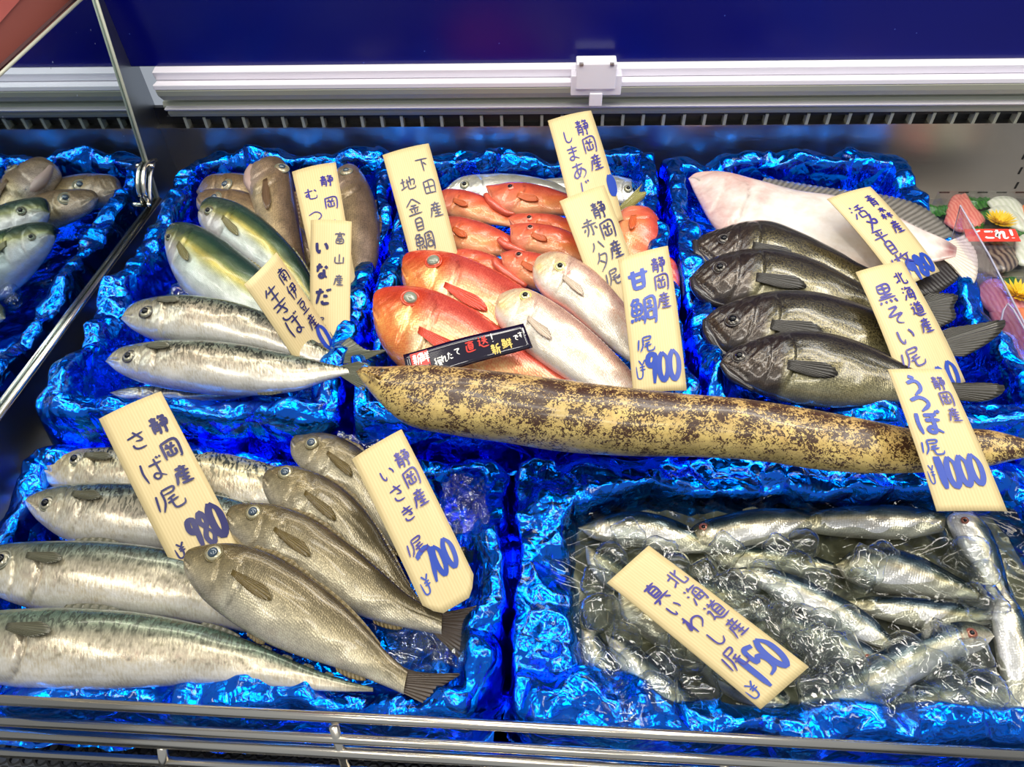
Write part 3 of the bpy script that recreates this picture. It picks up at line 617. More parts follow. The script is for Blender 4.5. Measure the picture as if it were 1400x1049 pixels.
    if fins:
        for (a, b, sd, hgt, rays, spiny) in sp['fins']:
            us = np.linspace(a, b, 9); base = Dw if sd == 0 else Vw; sgn = 1 if sd == 0 else -1
            W2 = wd.max() * 2
            R = []; Tt = []
            for t_, u in zip(np.linspace(0, 1, 9), us):
                c0 = np.array([np.interp(u, st, Cn[:, k]) for k in range(3)]); e0 = np.array([np.interp(u, st, base[:, k]) for k in range(3)])
                o = nz(e0 - c0); bk = nz(np.array([np.interp(min(u + .03, 1), st, base[:, k]) for k in range(3)]) - e0)
                R.append(c0 + (e0 - c0) * .93); hh = hgt * W2 * (math.sin(math.pi * (.18 + .8 * t_)) * .8 + .3) * (1 + (.25 * math.cos(t_ * rays * 6.28) if spiny else 0))
                Tt.append(e0 + (o * .6 + bk * .9) * hh)
            nm = 'dorsal_fin' if sd == 0 and hgt > .051 or sd == 0 and rays > 3 else ('finlet' if sd == 0 else ('anal_fin' if a > .5 else 'pelvic_fin'))
            child(nm, fin_mesh(nm, R, Tt, n, rays, 5, .0005, .0004), rt, sp['fin'])
    if tail:
        tz = onplane(tail, Cn[-1] + n * .0, n); ra = Cn[-4] + hw[-4] * .9; rb = Cn[-4] - hw[-4] * .9
        child('tail_fin', fin_mesh('tail_fin', [ra, Cn[-4], rb], tz, n, 16, 9, .0007, .0007), rt, sp['tailm'])
    if jaw:
        pj = [onplane([q[:2]], p0 + n * q[3], n)[0] for q in jaw]; child('lower_jaw', MB().tube([np.array(q) for q in catmull(pj, 14)], list(catmull([(q[2],) for q in jaw], 14)[:, 0]), 14).me('lower_jaw'), rt, jaw_mats[kind])
    return rt, surf, n, st, pos
jaw_mats = {'grouper': mat('grouper_lip', (214, 92, 66), .25, Coat_Weight=.6), 'rockfish': mat('rockfish_lip', (44, 38, 36), .25, Coat_Weight=.6), 'gnomefish': mat('gnomefish_lip', (176, 150, 140), .3), 'alfonsino': mat('alfonsino_lip', (214, 80, 40), .3)}
LENS_CLOUD = mat('clouded_lens', (132, 138, 118), .12, Coat_Weight=1.); LENS_BLUE = mat('milky_blue_pupil', (58, 74, 88), .1, Coat_Weight=1.)
RIM_RED = mat('red_eye_rim', (216, 76, 44), .25, Coat_Weight=.6); RIM_OLIVE = mat('olive_eye_rim', (96, 84, 44), .3, Coat_Weight=.5); RIM_DARK = mat('dark_eye_rim', (54, 46, 40), .25, Coat_Weight=.6)
RIM_GREY = mat('grey_eye_rim', (120, 120, 100), .25, Coat_Weight=.6)
# ---------------------------------------------------------------- the catch
GY, GM, GI, GK = 'whole yellowtails', 'silver mackerels', 'brown grunts', 'black rockfish'
# rear tray by the partition
fish('gnomefish', 'gnomefish', 'brown big eyed fish peeking out rearmost, by the back corner of its tray', [(268, 262), (285, 244), (310, 240), (345, 243), (400, 262), (440, 300)], [(268, 262), (280, 278), (310, 285), (345, 290), (390, 305), (425, 325)], .012, eye=(308.5, 252, 9), pec=False, fins=False, seed=1, lens=(LENS_BLUE, RIM_GREY), extra=[(.2, .5, .4, .6, (120, 96, 64), .5, 0)])
fish('gnomefish', 'gnomefish', 'brown big eyed fish with head resting just above the upper yellowtail', [(269, 270), (282, 261), (310, 261), (345, 268), (400, 300), (440, 345)], [(269, 270), (272, 288), (300, 305), (345, 325), (390, 350), (420, 370)], .018, eye=(294.5, 271, 9), pec=False, fins=False, seed=2, lens=(LENS_BLUE, RIM_GREY), extra=[(.2, .5, .4, .6, (120, 96, 64), .5, 0)])
fish('gnomefish', 'gnomefish', 'brown fish lying head up with pale jaw, beside the rearmost wood price slip', [(352, 227), (382, 219), (398, 238), (404, 270), (412, 320), (420, 370), (432, 430)], [(352, 227), (338, 240), (340, 262), (352, 300), (372, 350), (392, 390), (415, 435)][:7], .03, tilt=8, eye=(385, 230, 9), seed=3, th=.75, lens=(LENS_BLUE, RIM_GREY), jaw=[(344, 227, .004, .012), (340, 240, .008, .012), (345, 258, .009, .01), (356, 268, .004, .008)])
fish('gnomefish', 'gnomefish', 'long dark brown fish along the side of its tray, partly behind the slips', [(458, 233), (485, 228), (505, 255), (519, 300), (517, 350), (503, 400), (488, 440)], [(458, 233), (452, 260), (453, 300), (458, 350), (466, 400), (474, 430), (480, 445)], .03, tilt=5, eye=(474, 234, 8), seed=4, th=.62, pec=False, lens=(LENS_BLUE, RIM_GREY), extra=[(.6, .2, .6, .3, (96, 78, 68), .5, 0)])
fish('yellowtail', 'yellowtail', 'green backed fish with a yellow stripe, head under the brown big eyed fish', [(271, 291), (284, 274), (303, 273), (340, 287), (380, 318), (415, 360), (440, 410), (455, 450)], [(271, 291), (274, 308), (290, 330), (318, 350), (355, 375), (395, 405), (425, 430), (445, 455)], .03, eye=(285.5, 288, 6.5), group=GY, seed=5, lens=(None or EYE_CLEAR, RIM_OLIVE))
fish('yellowtail', 'yellowtail', 'dark green backed fish with a blunt head, nearer the mackerels', [(227, 322), (236, 308), (262, 308), (300, 325), (340, 355), (380, 390), (420, 430)], [(227, 322), (229, 350), (243, 385), (268, 412), (305, 432), (350, 445), (405, 450)], .032, eye=(231, 325, 5.5), group=GY, seed=6, lens=(EYE_CLEAR, RIM_OLIVE))
fish('mackerel', 'mackerel', 'sliver of silver fish showing under the two slender mackerels', [(150, 537), (180, 530), (240, 528), (320, 530), (400, 520)], [(150, 537), (175, 546), (240, 548), (320, 545), (395, 530)], -.004, pec=False, fins=False, seed=7, group=GM)
fish('mackerel', 'mackerel', 'upper slender mackerel, its back against the wood slip', [(165, 436), (182, 419), (215, 411), (262, 409), (320, 417), (370, 433), (420, 460), (466, 489)], [(165, 436), (182, 451), (215, 465), (262, 473), (320, 478), (375, 486), (425, 497), (465, 499)], .046, tilt=12, dz=4, eye=(199, 427, 9.5), tail=[(478, 462), (502, 479), (528, 479), (505, 490), (492, 497)], group=GM, seed=8, lens=(EYE_CLEAR, RIM_DARK))
fish('mackerel', 'mackerel', 'lower slender mackerel with blue pointed snout, nearer the foil rim', [(144, 494), (166, 478), (210, 471), (265, 469), (330, 474), (400, 487), (440, 496), (476, 503)], [(144, 494), (165, 511), (205, 525), (265, 534), (330, 538), (400, 534), (445, 520), (478, 511)], .044, tilt=12, dz=4, eye=(176, 487, 9), tail=[(492, 495), (505, 500), (496, 509), (500, 527), (497, 535)], group=GM, seed=9, lens=(EYE_CLEAR, RIM_DARK))
# middle tray
fish('jack', 'striped_jack', 'silver fish with a yellow eye behind the red groupers', [(606, 261), (630, 243), (668, 239), (710, 240), (760, 250), (800, 268)], [(606, 261), (625, 268), (655, 272), (700, 278), (750, 285), (795, 280)], .012, eye=(636, 253, 6), pec=False, seed=11, lens=(EYE_CLEAR, RIM_GREY))
fish('jack', 'striped_jack', 'silver fish facing the far corner behind the tall rear slip', [(889, 272), (876, 252), (850, 243), (815, 240), (770, 243), (735, 246)], [(889, 272), (880, 280), (850, 280), (815, 276), (770, 268), (740, 255)], .012, eye=(859, 258, 5.5), pec=False, seed=12, lens=(EYE_CLEAR, RIM_GREY))
GG = 'small red groupers'
def grp(label, D, V, z, eye, seed, **k): return fish('grouper', 'grouper', label, D, V, z, eye=eye, group=GG, seed=seed, lens=(EYE_CLEAR, RIM_RED), ns=80, nphi=56, **k)
grp('red fish body emerging behind the bream slip, below the silver fish', [(590, 268), (612, 260), (640, 263), (665, 272), (690, 290), (715, 308)], [(590, 268), (600, 290), (625, 300), (650, 304), (680, 308), (710, 312)], .020, None, 13)
grp('red fish with wide open mouth at the top of the red heap', [(664, 254), (682, 253), (700, 251), (730, 254), (765, 263), (800, 275), (840, 290)], [(664, 254), (672, 278), (690, 292), (720, 296), (760, 294), (800, 296), (840, 298)], .028, (698, 256, 6), 14, jaw=[(664, 266, .004, .006), (672, 277, .006, .006), (690, 290, .006, .004), (704, 293, .003, .002)])
grp('orange bellied red fish below the first, beside the bream slip', [(590, 300), (617, 297), (645, 302), (675, 312), (700, 325), (720, 345)], [(590, 300), (600, 325), (625, 345), (655, 350), (690, 350), (715, 350)], .024, None, 15)
grp('red fish with its eye just under the open mouthed one', [(694, 298), (708, 293), (730, 293), (760, 296), (800, 310), (840, 330)], [(694, 298), (702, 312), (725, 322), (760, 330), (800, 335), (835, 338)], .026, (723, 297, 5.5), 16)
grp('pink red fish with open jaw in the middle of the red heap', [(697, 308), (715, 306), (740, 308), (770, 315), (800, 330), (830, 350)], [(697, 308), (700, 332), (720, 345), (750, 352), (790, 358), (825, 362)], .030, (725, 311, 5.5), 17, jaw=[(682, 327, .004, .006), (690, 335, .006, .006), (705, 341, .006, .004), (718, 345, .003, .002)])
grp('dark red fish back between bream and red heap', [(612, 342), (640, 341), (665, 347), (690, 358), (715, 375), (730, 392)], [(612, 342), (620, 365), (645, 380), (675, 388), (700, 395), (725, 398)], .022, None, 18)
grp('nearest red fish with gaping mouth behind the tilefish', [(684, 347), (700, 343), (722, 345), (750, 352), (780, 365), (810, 385)], [(684, 347), (690, 368), (710, 385), (735, 397), (770, 402), (805, 400)], .030, (710, 349, 6), 19, jaw=[(675, 355, .004, .006), (682, 366, .006, .006), (700, 380, .007, .004), (720, 392, .003, .002)])
grp('plump red fish at the side of the tray behind the tilefish slip', [(868, 283), (890, 288), (905, 312), (906, 340), (895, 370), (880, 395)], [(868, 283), (848, 290), (838, 315), (838, 345), (850, 375), (866, 398)], .026, None, 20)
grp('small reddish fish wedged at the tray edge beside the tilefish slip', [(905, 345), (922, 358), (929, 378), (928, 400), (918, 420)], [(905, 345), (898, 365), (898, 385), (902, 405), (912, 422)], .020, None, 21)
tf = tag(empty('fish_tail', P(860, 270, .04)), 'olive yellow forked tail sticking up by the small silver fish', 'fish tail')
child('tail_fin', fin_mesh('tail_fin', [P(843, 286, .035), P(846, 291, .035), P(850, 294, .035)], [P(878, 252, .06), P(874, 262, .055), P(884, 263, .06), P(880, 272, .05)], (0, -.5, .8), 10), tf, SP['jack']['tailm'])
fish('alfonsino', 'alfonsino', 'rear red bream with a large clouded eye, behind its twin', [(549, 366), (554, 349), (575, 344), (610, 347), (645, 358), (690, 380), (735, 410), (785, 450), (820, 490)], [(549, 366), (552, 392), (572, 420), (610, 448), (655, 470), (700, 485), (750, 500), (790, 505), (818, 505)], .034, tilt=15, eye=(591.5, 358, 11), seed=22, lens=(LENS_CLOUD, RIM_RED), pupil=.78)
fish('alfonsino', 'alfonsino', 'front red bream with a large clouded eye, under the black sticker', [(510, 420), (513, 401), (530, 394), (565, 394), (600, 402), (645, 425), (690, 455), (740, 490), (790, 520), (835, 540)], [(510, 420), (513, 450), (530, 485), (565, 515), (610, 535), (660, 545), (710, 550), (760, 552), (800, 552), (832, 550)], .042, tilt=15, eye=(561, 407, 12), seed=23, lens=(LENS_CLOUD, RIM_RED), pupil=.78)
fish('tilefish', 'tilefish', 'rear pale pink tilefish with a small red mark behind the gill', [(728, 365), (736, 352), (755, 346), (780, 352), (815, 375), (850, 412), (880, 450), (900, 490)], [(728, 365), (730, 385), (745, 405), (775, 425), (810, 455), (840, 480), (870, 500), (895, 505)], .042, tilt=15, eye=(767, 364, 7.5), seed=24, lens=(EYE_CLEAR, mat('yellow_eye_rim', (214, 204, 130), .2)), extra=[(.29, .48, .012, .05, (206, 40, 28), .9, 0), (.265, .54, .014, .05, (214, 60, 40), .8, 0)])
fish('tilefish', 'tilefish', 'front pale pink tilefish with yellow cheek, tail reaching the moray eel', [(677, 415), (686, 402), (710, 396), (735, 403), (775, 428), (820, 465), (860, 505), (888, 536)], [(677, 415), (678, 435), (695, 460), (725, 486), (765, 512), (805, 535), (845, 548), (882, 548)], .052, tilt=15, eye=(718.5, 405, 7.5), seed=25, lens=(EYE_CLEAR, mat('yellow_rim_front', (222, 212, 120), .2)))
# rockfish tray
FLD, FLV = [(941, 244), (955, 236), (990, 236), (1035, 248), (1090, 263), (1150, 272), (1210, 290), (1255, 312), (1290, 327), (1308, 338)], [(941, 244), (952, 268), (978, 312), (1020, 345), (1080, 372), (1140, 385), (1200, 380), (1250, 365), (1290, 356), (1306, 352)]
fr, fsurf, fn, fst, fpos = fish('flounder', 'flounder', 'white bellied flounder stretched behind the dark rockfish', FLD, FLV, .036, tilt=10, dz=7, seed=26, tail=[(1318, 322), (1334, 345), (1336, 375), (1326, 392), (1312, 372)], extra=[(.98, .5, .04, .6, (120, 20, 24), .9, 0), (.3, .35, .02, .3, (236, 170, 160), .7, 0), (.62, .5, .3, .06, (250, 240, 232), .6, 0)])
def strip_fin(root, nm, base, tips, z, rays, m, n=(0, -.2, 1)):
    child(nm, fin_mesh(nm, [P(*q, z) for q in base], [P(*q, z - .004) for q in tips], nz(n), rays, 5, .0006, .0004), root, m)
strip_fin(fr, 'dorsal_fin', [(1040, 251), (1120, 270), (1190, 286), (1240, 308), (1288, 328)], [(1045, 243), (1140, 258), (1215, 268), (1265, 285), (1306, 322)], .040, 36, SP['flounder']['fin'])
strip_fin(fr, 'anal_fin', [(1200, 381), (1240, 368), (1275, 360), (1300, 354)], [(1225, 400), (1270, 405), (1300, 390), (1318, 375)], .040, 18, mat('dark_anal_fin', (34, 28, 24), .4))
def rock(label, D, V, z, eye, seed, **k): return fish('rockfish', 'rockfish', label, D, V, z, eye=eye, group=GK, seed=seed, lens=(EYE_CLEAR, RIM_DARK), tilt=15, dz=4, **k)
rock('rearmost dark rockfish, its back against the flounder', [(947, 336), (960, 323), (985, 315), (1020, 307), (1055, 308), (1100, 325), (1150, 348), (1195, 372), (1230, 395)], [(947, 336), (952, 352), (968, 365), (1000, 378), (1045, 385), (1100, 392), (1150, 400), (1195, 405), (1228, 405)], .030, (991, 327, 8), 31, jaw=[(950, 330, .004, .004), (954, 348, .006, .004), (970, 362, .006, .002), (984, 366, .003, .002)])
rock('second dark rockfish from the flounder, with gold flecked cheek', [(943, 380), (960, 362), (990, 350), (1030, 344), (1075, 348), (1120, 362), (1165, 384), (1210, 405), (1262, 415)], [(943, 380), (950, 400), (972, 416), (1010, 424), (1060, 428), (1110, 432), (1165, 434), (1215, 436), (1262, 432)], .036, (985.5, 366, 9), 32, jaw=[(946, 380, .004, .004), (954, 398, .007, .004), (975, 413, .008, .002), (1000, 419, .003, .002)], tail=[(1275, 400), (1308, 404), (1304, 420), (1306, 436), (1282, 450)])
rock('third dark rockfish with round glossy eye and broad tail over the rim', [(961, 438), (978, 424), (1005, 413), (1050, 403), (1100, 402), (1150, 412), (1200, 428), (1250, 448), (1290, 458)], [(961, 438), (965, 456), (985, 478), (1030, 492), (1085, 500), (1140, 505), (1195, 505), (1245, 495), (1290, 486)], .042, (1001.5, 437, 10.5), 33, jaw=[(964, 438, .004, .004), (968, 456, .007, .004), (982, 478, .007, .002), (995, 487, .003, .002)], tail=[(1302, 448), (1336, 443), (1372, 438), (1370, 452), (1350, 470), (1318, 488)])
rock('nearest dark rockfish with a spread dark side fin, behind the eel', [(984, 496), (995, 481), (1020, 470), (1065, 457), (1110, 456), (1160, 466), (1210, 486), (1260, 510), (1300, 524)], [(984, 496), (995, 514), (1025, 532), (1065, 545), (1110, 553), (1160, 556), (1210, 552), (1260, 546), (1300, 542)], .048, (1011, 487, 9.5), 34, jaw=[(986, 497, .003, .004), (998, 513, .005, .004), (1018, 526, .005, .002), (1030, 533, .003, .002)], tail=[(1312, 526), (1345, 524), (1372, 528), (1368, 540), (1345, 549), (1314, 548)])
# moray
fish('moray', 'moray_eel', 'long yellow eel mottled dark brown, lying across the tray rims', [(486, 508), (500, 502), (530, 503), (590, 503), (650, 509), (740, 520), (830, 532), (920, 542), (1010, 549), (1100, 562), (1180, 576), (1260, 590), (1340, 588), (1400, 601), (1450, 612)],
     [(486, 508), (500, 528), (525, 556), (560, 580), (620, 592), (690, 602), (770, 614), (860, 620), (960, 622), (1050, 629), (1120, 640), (1200, 646), (1280, 644), (1350, 637), (1400, 626), (1450, 618)], .068, tilt=14, eye=(523, 507, 2.6), seed=41, ns=260, nphi=80, lens=(EYE_CLEAR, None), cat='eel', pupil=.6)
# front tray beside the partition
fish('mackerel', 'mackerel', 'rearmost mackerel of the front tray, pale jaw showing past the wood slip', [(51, 641), (72, 623), (110, 616), (170, 614), (240, 617), (310, 622), (370, 636), (430, 660)], [(51, 641), (66, 662), (100, 676), (170, 684), (240, 694), (310, 700), (365, 702), (425, 690)], -.016, tilt=12, eye=(103, 629, 10), seed=51, group=GM, lens=(EYE_CLEAR, RIM_GREY), extra=[(.6, .2, 1, .5, (226, 204, 150), .4, 0)])
fish('mackerel', 'mackerel', 'blue backed mackerel in the front tray, second from the rear foil rim', [(31, 684), (62, 670), (110, 663), (180, 663), (240, 668), (310, 680), (370, 700), (430, 730)], [(31, 684), (55, 715), (100, 742), (180, 752), (240, 756), (310, 758), (370, 760), (425, 752)], -.008, tilt=12, eye=(64, 688, 10.5), seed=52, group=GM, lens=(EYE_CLEAR, RIM_GREY), th=.7, extra=[(.5, .06, 1, .08, (60, 96, 110), .6, 0)])
fish('mackerel', 'mackerel', 'row of dark dots mackerel in the front tray, third from the rear foil rim', [(-42, 778), (-15, 752), (25, 743), (80, 741), (150, 742), (230, 752), (300, 775), (360, 805), (430, 850)], [(-42, 778), (-25, 802), (10, 822), (60, 836), (140, 842), (230, 848), (300, 858), (360, 868), (425, 868)], .0, tilt=14, eye=(3, 765, 13), seed=53, group=GM, lens=(EYE_CLEAR, RIM_GREY), ptype='spots', th=.7, ns=230)
fish('mackerel', 'mackerel', 'big silver mackerel nearest the guard rail', [(-92, 880), (-62, 852), (-20, 838), (40, 833), (110, 832), (190, 838), (270, 853), (340, 876), (410, 907), (465, 928), (510, 940)], [(-92, 880), (-75, 905), (-35, 928), (30, 941), (110, 944), (200, 940), (280, 936), (350, 938), (420, 944), (470, 946), (510, 946)], .006, tilt=14, seed=54, group=GM, ptype='spots', th=.75, ns=230, extra=[(.2, .1, .9, .2, (110, 130, 100), .4, 0), (1., .3, .07, .9, (66, 76, 54), .9, 0)])
fish('grunt', 'grunt', 'rearmost brown grunt, partly behind its wood price slip', [(397, 604), (406, 594), (430, 591), (465, 598), (500, 620), (530, 660), (560, 710), (590, 760)], [(397, 604), (399, 624), (415, 645), (440, 670), (480, 700), (520, 735), (555, 765), (585, 780)], -.012, eye=(426, 605.5, 9), seed=61, group=GI, lens=(LENS_BLUE, RIM_OLIVE), pupil=.62, tail=[(610, 757), (640, 748), (668, 740), (655, 760), (625, 775)])
fish('grunt', 'grunt', 'second brown grunt from the rear, beside the wood slip', [(358, 655), (368, 642), (395, 637), (430, 645), (470, 668), (505, 705), (535, 755), (560, 800), (590, 838)], [(358, 655), (362, 675), (380, 705), (410, 730), (450, 755), (490, 780), (530, 810), (560, 835), (588, 850)], -.002, eye=(391, 646.5, 9.5), seed=62, group=GI, lens=(LENS_BLUE, RIM_OLIVE), pupil=.62)
fish('grunt', 'grunt', 'third brown grunt from the rear, tail lifted against the foil', [(308, 706), (318, 692), (345, 688), (385, 692), (430, 710), (475, 742), (520, 780), (560, 815), (605, 840)], [(308, 706), (314, 728), (335, 752), (370, 780), (415, 808), (465, 832), (515, 850), (560, 860), (604, 868)], .010, eye=(346, 700, 10.5), seed=63, group=GI, lens=(LENS_BLUE, RIM_OLIVE), pupil=.6, tail=[(630, 838), (655, 828), (642, 848), (638, 870), (634, 908)])
fish('grunt', 'grunt', 'nearest brown grunt, lying over the silver mackerels', [(251, 768), (258, 752), (285, 745), (325, 744), (370, 756), (415, 782), (460, 818), (500, 858), (530, 893), (558, 917)], [(251, 768), (256, 790), (280, 822), (320, 853), (365, 880), (410, 898), (455, 912), (500, 928), (530, 940), (552, 950)], .022, eye=(292, 758, 12), seed=64, group=GI, lens=(LENS_BLUE, RIM_OLIVE), pupil=.6, tail=[(580, 925), (606, 922), (629, 922), (606, 938), (596, 952), (583, 964)])
# sardines in the ice tray
GS = 'sardines in ice water'
def sard(label, D, V, z, seed, eye=None, **k): return fish('sardine', 'sardine', label, D, V, z, eye=eye, group=GS, seed=seed, ns=70, nphi=44, lens=(EYE_CLEAR, mat('red_brown_eye_rim', (120, 56, 40), .3)) if eye else None, tilt=8, pec=False, **k)
ZS = -.022
sard('blue backed sardine along the foil, behind the sardine slip', [(790, 722), (820, 707), (865, 700), (905, 706), (945, 722), (975, 742)], [(790, 722), (815, 738), (860, 746), (905, 752), (945, 757), (972, 756)], ZS, 71, tail=[(985, 738), (1000, 735), (995, 752), (996, 768), (984, 762)])
sard('sardine with red rimmed eye by the rear foil, facing the blue backed one', [(938, 738), (950, 718), (985, 706), (1030, 697), (1075, 696), (1120, 706)], [(938, 738), (950, 748), (985, 754), (1030, 748), (1075, 738), (1118, 720)], ZS, 72, (961, 721, 5.5))
sard('long blue sardine under the rear foil beside the big eel slip', [(1078, 712), (1120, 698), (1180, 692), (1240, 692), (1290, 702)], [(1078, 712), (1110, 728), (1180, 736), (1240, 737), (1288, 728)], ZS, 73)
sard('sardine hanging head up below the big eel slip', [(1330, 700), (1350, 722), (1366, 758), (1378, 800), (1390, 845)], [(1330, 700), (1296, 706), (1308, 740), (1330, 775), (1352, 810), (1378, 848)], ZS + .006, 74, (1318, 712, 4.5))
sard('sardine standing along the far side of the ice tray', [(1372, 800), (1396, 835), (1412, 880), (1420, 930), (1424, 985)], [(1372, 800), (1358, 840), (1362, 890), (1374, 940), (1396, 990)], ZS + .004, 75)
sard('bright sardine with dark back stripe crossing the middle of the tray', [(1000, 778), (1040, 775), (1090, 789), (1140, 812), (1190, 842), (1222, 876)], [(1000, 778), (1030, 798), (1070, 822), (1120, 848), (1165, 872), (1212, 890)], ZS + .008, 76)
sard('greyish sardine with red eye pointing to the guard rail, near the sardine slip', [(1222, 926), (1205, 896), (1170, 872), (1120, 852), (1070, 838)], [(1222, 926), (1180, 926), (1140, 905), (1100, 882), (1066, 860)], ZS, 77, (1187, 900, 5.5))
sard('sardine whose red eyed head meets the upright one', [(1360, 870), (1345, 856), (1310, 850), (1260, 862), (1200, 890), (1140, 925), (1090, 950)], [(1360, 870), (1340, 890), (1300, 905), (1250, 935), (1200, 958), (1150, 968), (1095, 966)], ZS + .006, 78, (1328, 866, 6.5))
sard('pale sardine flank below the long blue one', [(1142, 772), (1168, 752), (1208, 748), (1255, 762), (1298, 783), (1338, 806)], [(1142, 772), (1160, 794), (1205, 810), (1260, 817), (1300, 820), (1335, 820)], ZS - .002, 79)
sard('narrow sardine between the pale flank and the crossing one', [(1150, 822), (1200, 815), (1260, 818), (1310, 824), (1362, 838)], [(1150, 822), (1190, 842), (1250, 858), (1310, 862), (1360, 852)], ZS, 80)
sard('sardine curving from the foil corner under the ice cubes', [(795, 860), (815, 862), (835, 890), (850, 925), (862, 965)], [(795, 860), (796, 890), (806, 925), (825, 960), (845, 985)], ZS, 81)
sard('spotted sardine back pointing at the front foil', [(828, 868), (862, 878), (900, 905), (935, 935), (965, 965)], [(828, 868), (838, 900), (865, 935), (900, 962), (945, 980)], ZS + .003, 82)
sard('dim sardine at the rear foil corner above the ice', [(800, 745), (840, 760), (870, 785), (900, 815)], [(800, 745), (805, 775), (835, 805), (880, 825)], ZS - .008, 83)
sard('dark backed sardine by the front foil rim', [(1180, 985), (1230, 945), (1290, 925), (1350, 925), (1385, 945)], [(1180, 985), (1240, 992), (1300, 985), (1350, 975), (1384, 962)], ZS - .004, 84)
sard('half hidden sardine under the ice beside the sardine slip', [(900, 800), (960, 790), (1020, 800), (1060, 830)], [(900, 800), (940, 830), (1000, 850), (1055, 850)], ZS - .012, 85)
sard('brown grey sardine under the lower end of the sardine slip', [(960, 880), (1010, 890), (1050, 920), (1080, 955)], [(960, 880), (960, 920), (1000, 955), (1060, 975)], ZS - .012, 86)
sard('faint sardine beneath the foil side of the sardine slip', [(845, 805), (900, 830), (950, 865), (990, 900)], [(845, 805), (850, 845), (900, 885), (970, 915)], ZS - .014, 87)
sard('short pale sardine beside the open jawed heap', [(970, 760), (1020, 745), (1080, 750), (1140, 770)], [(970, 760), (1000, 782), (1070, 788), (1135, 782)], ZS - .006, 88)
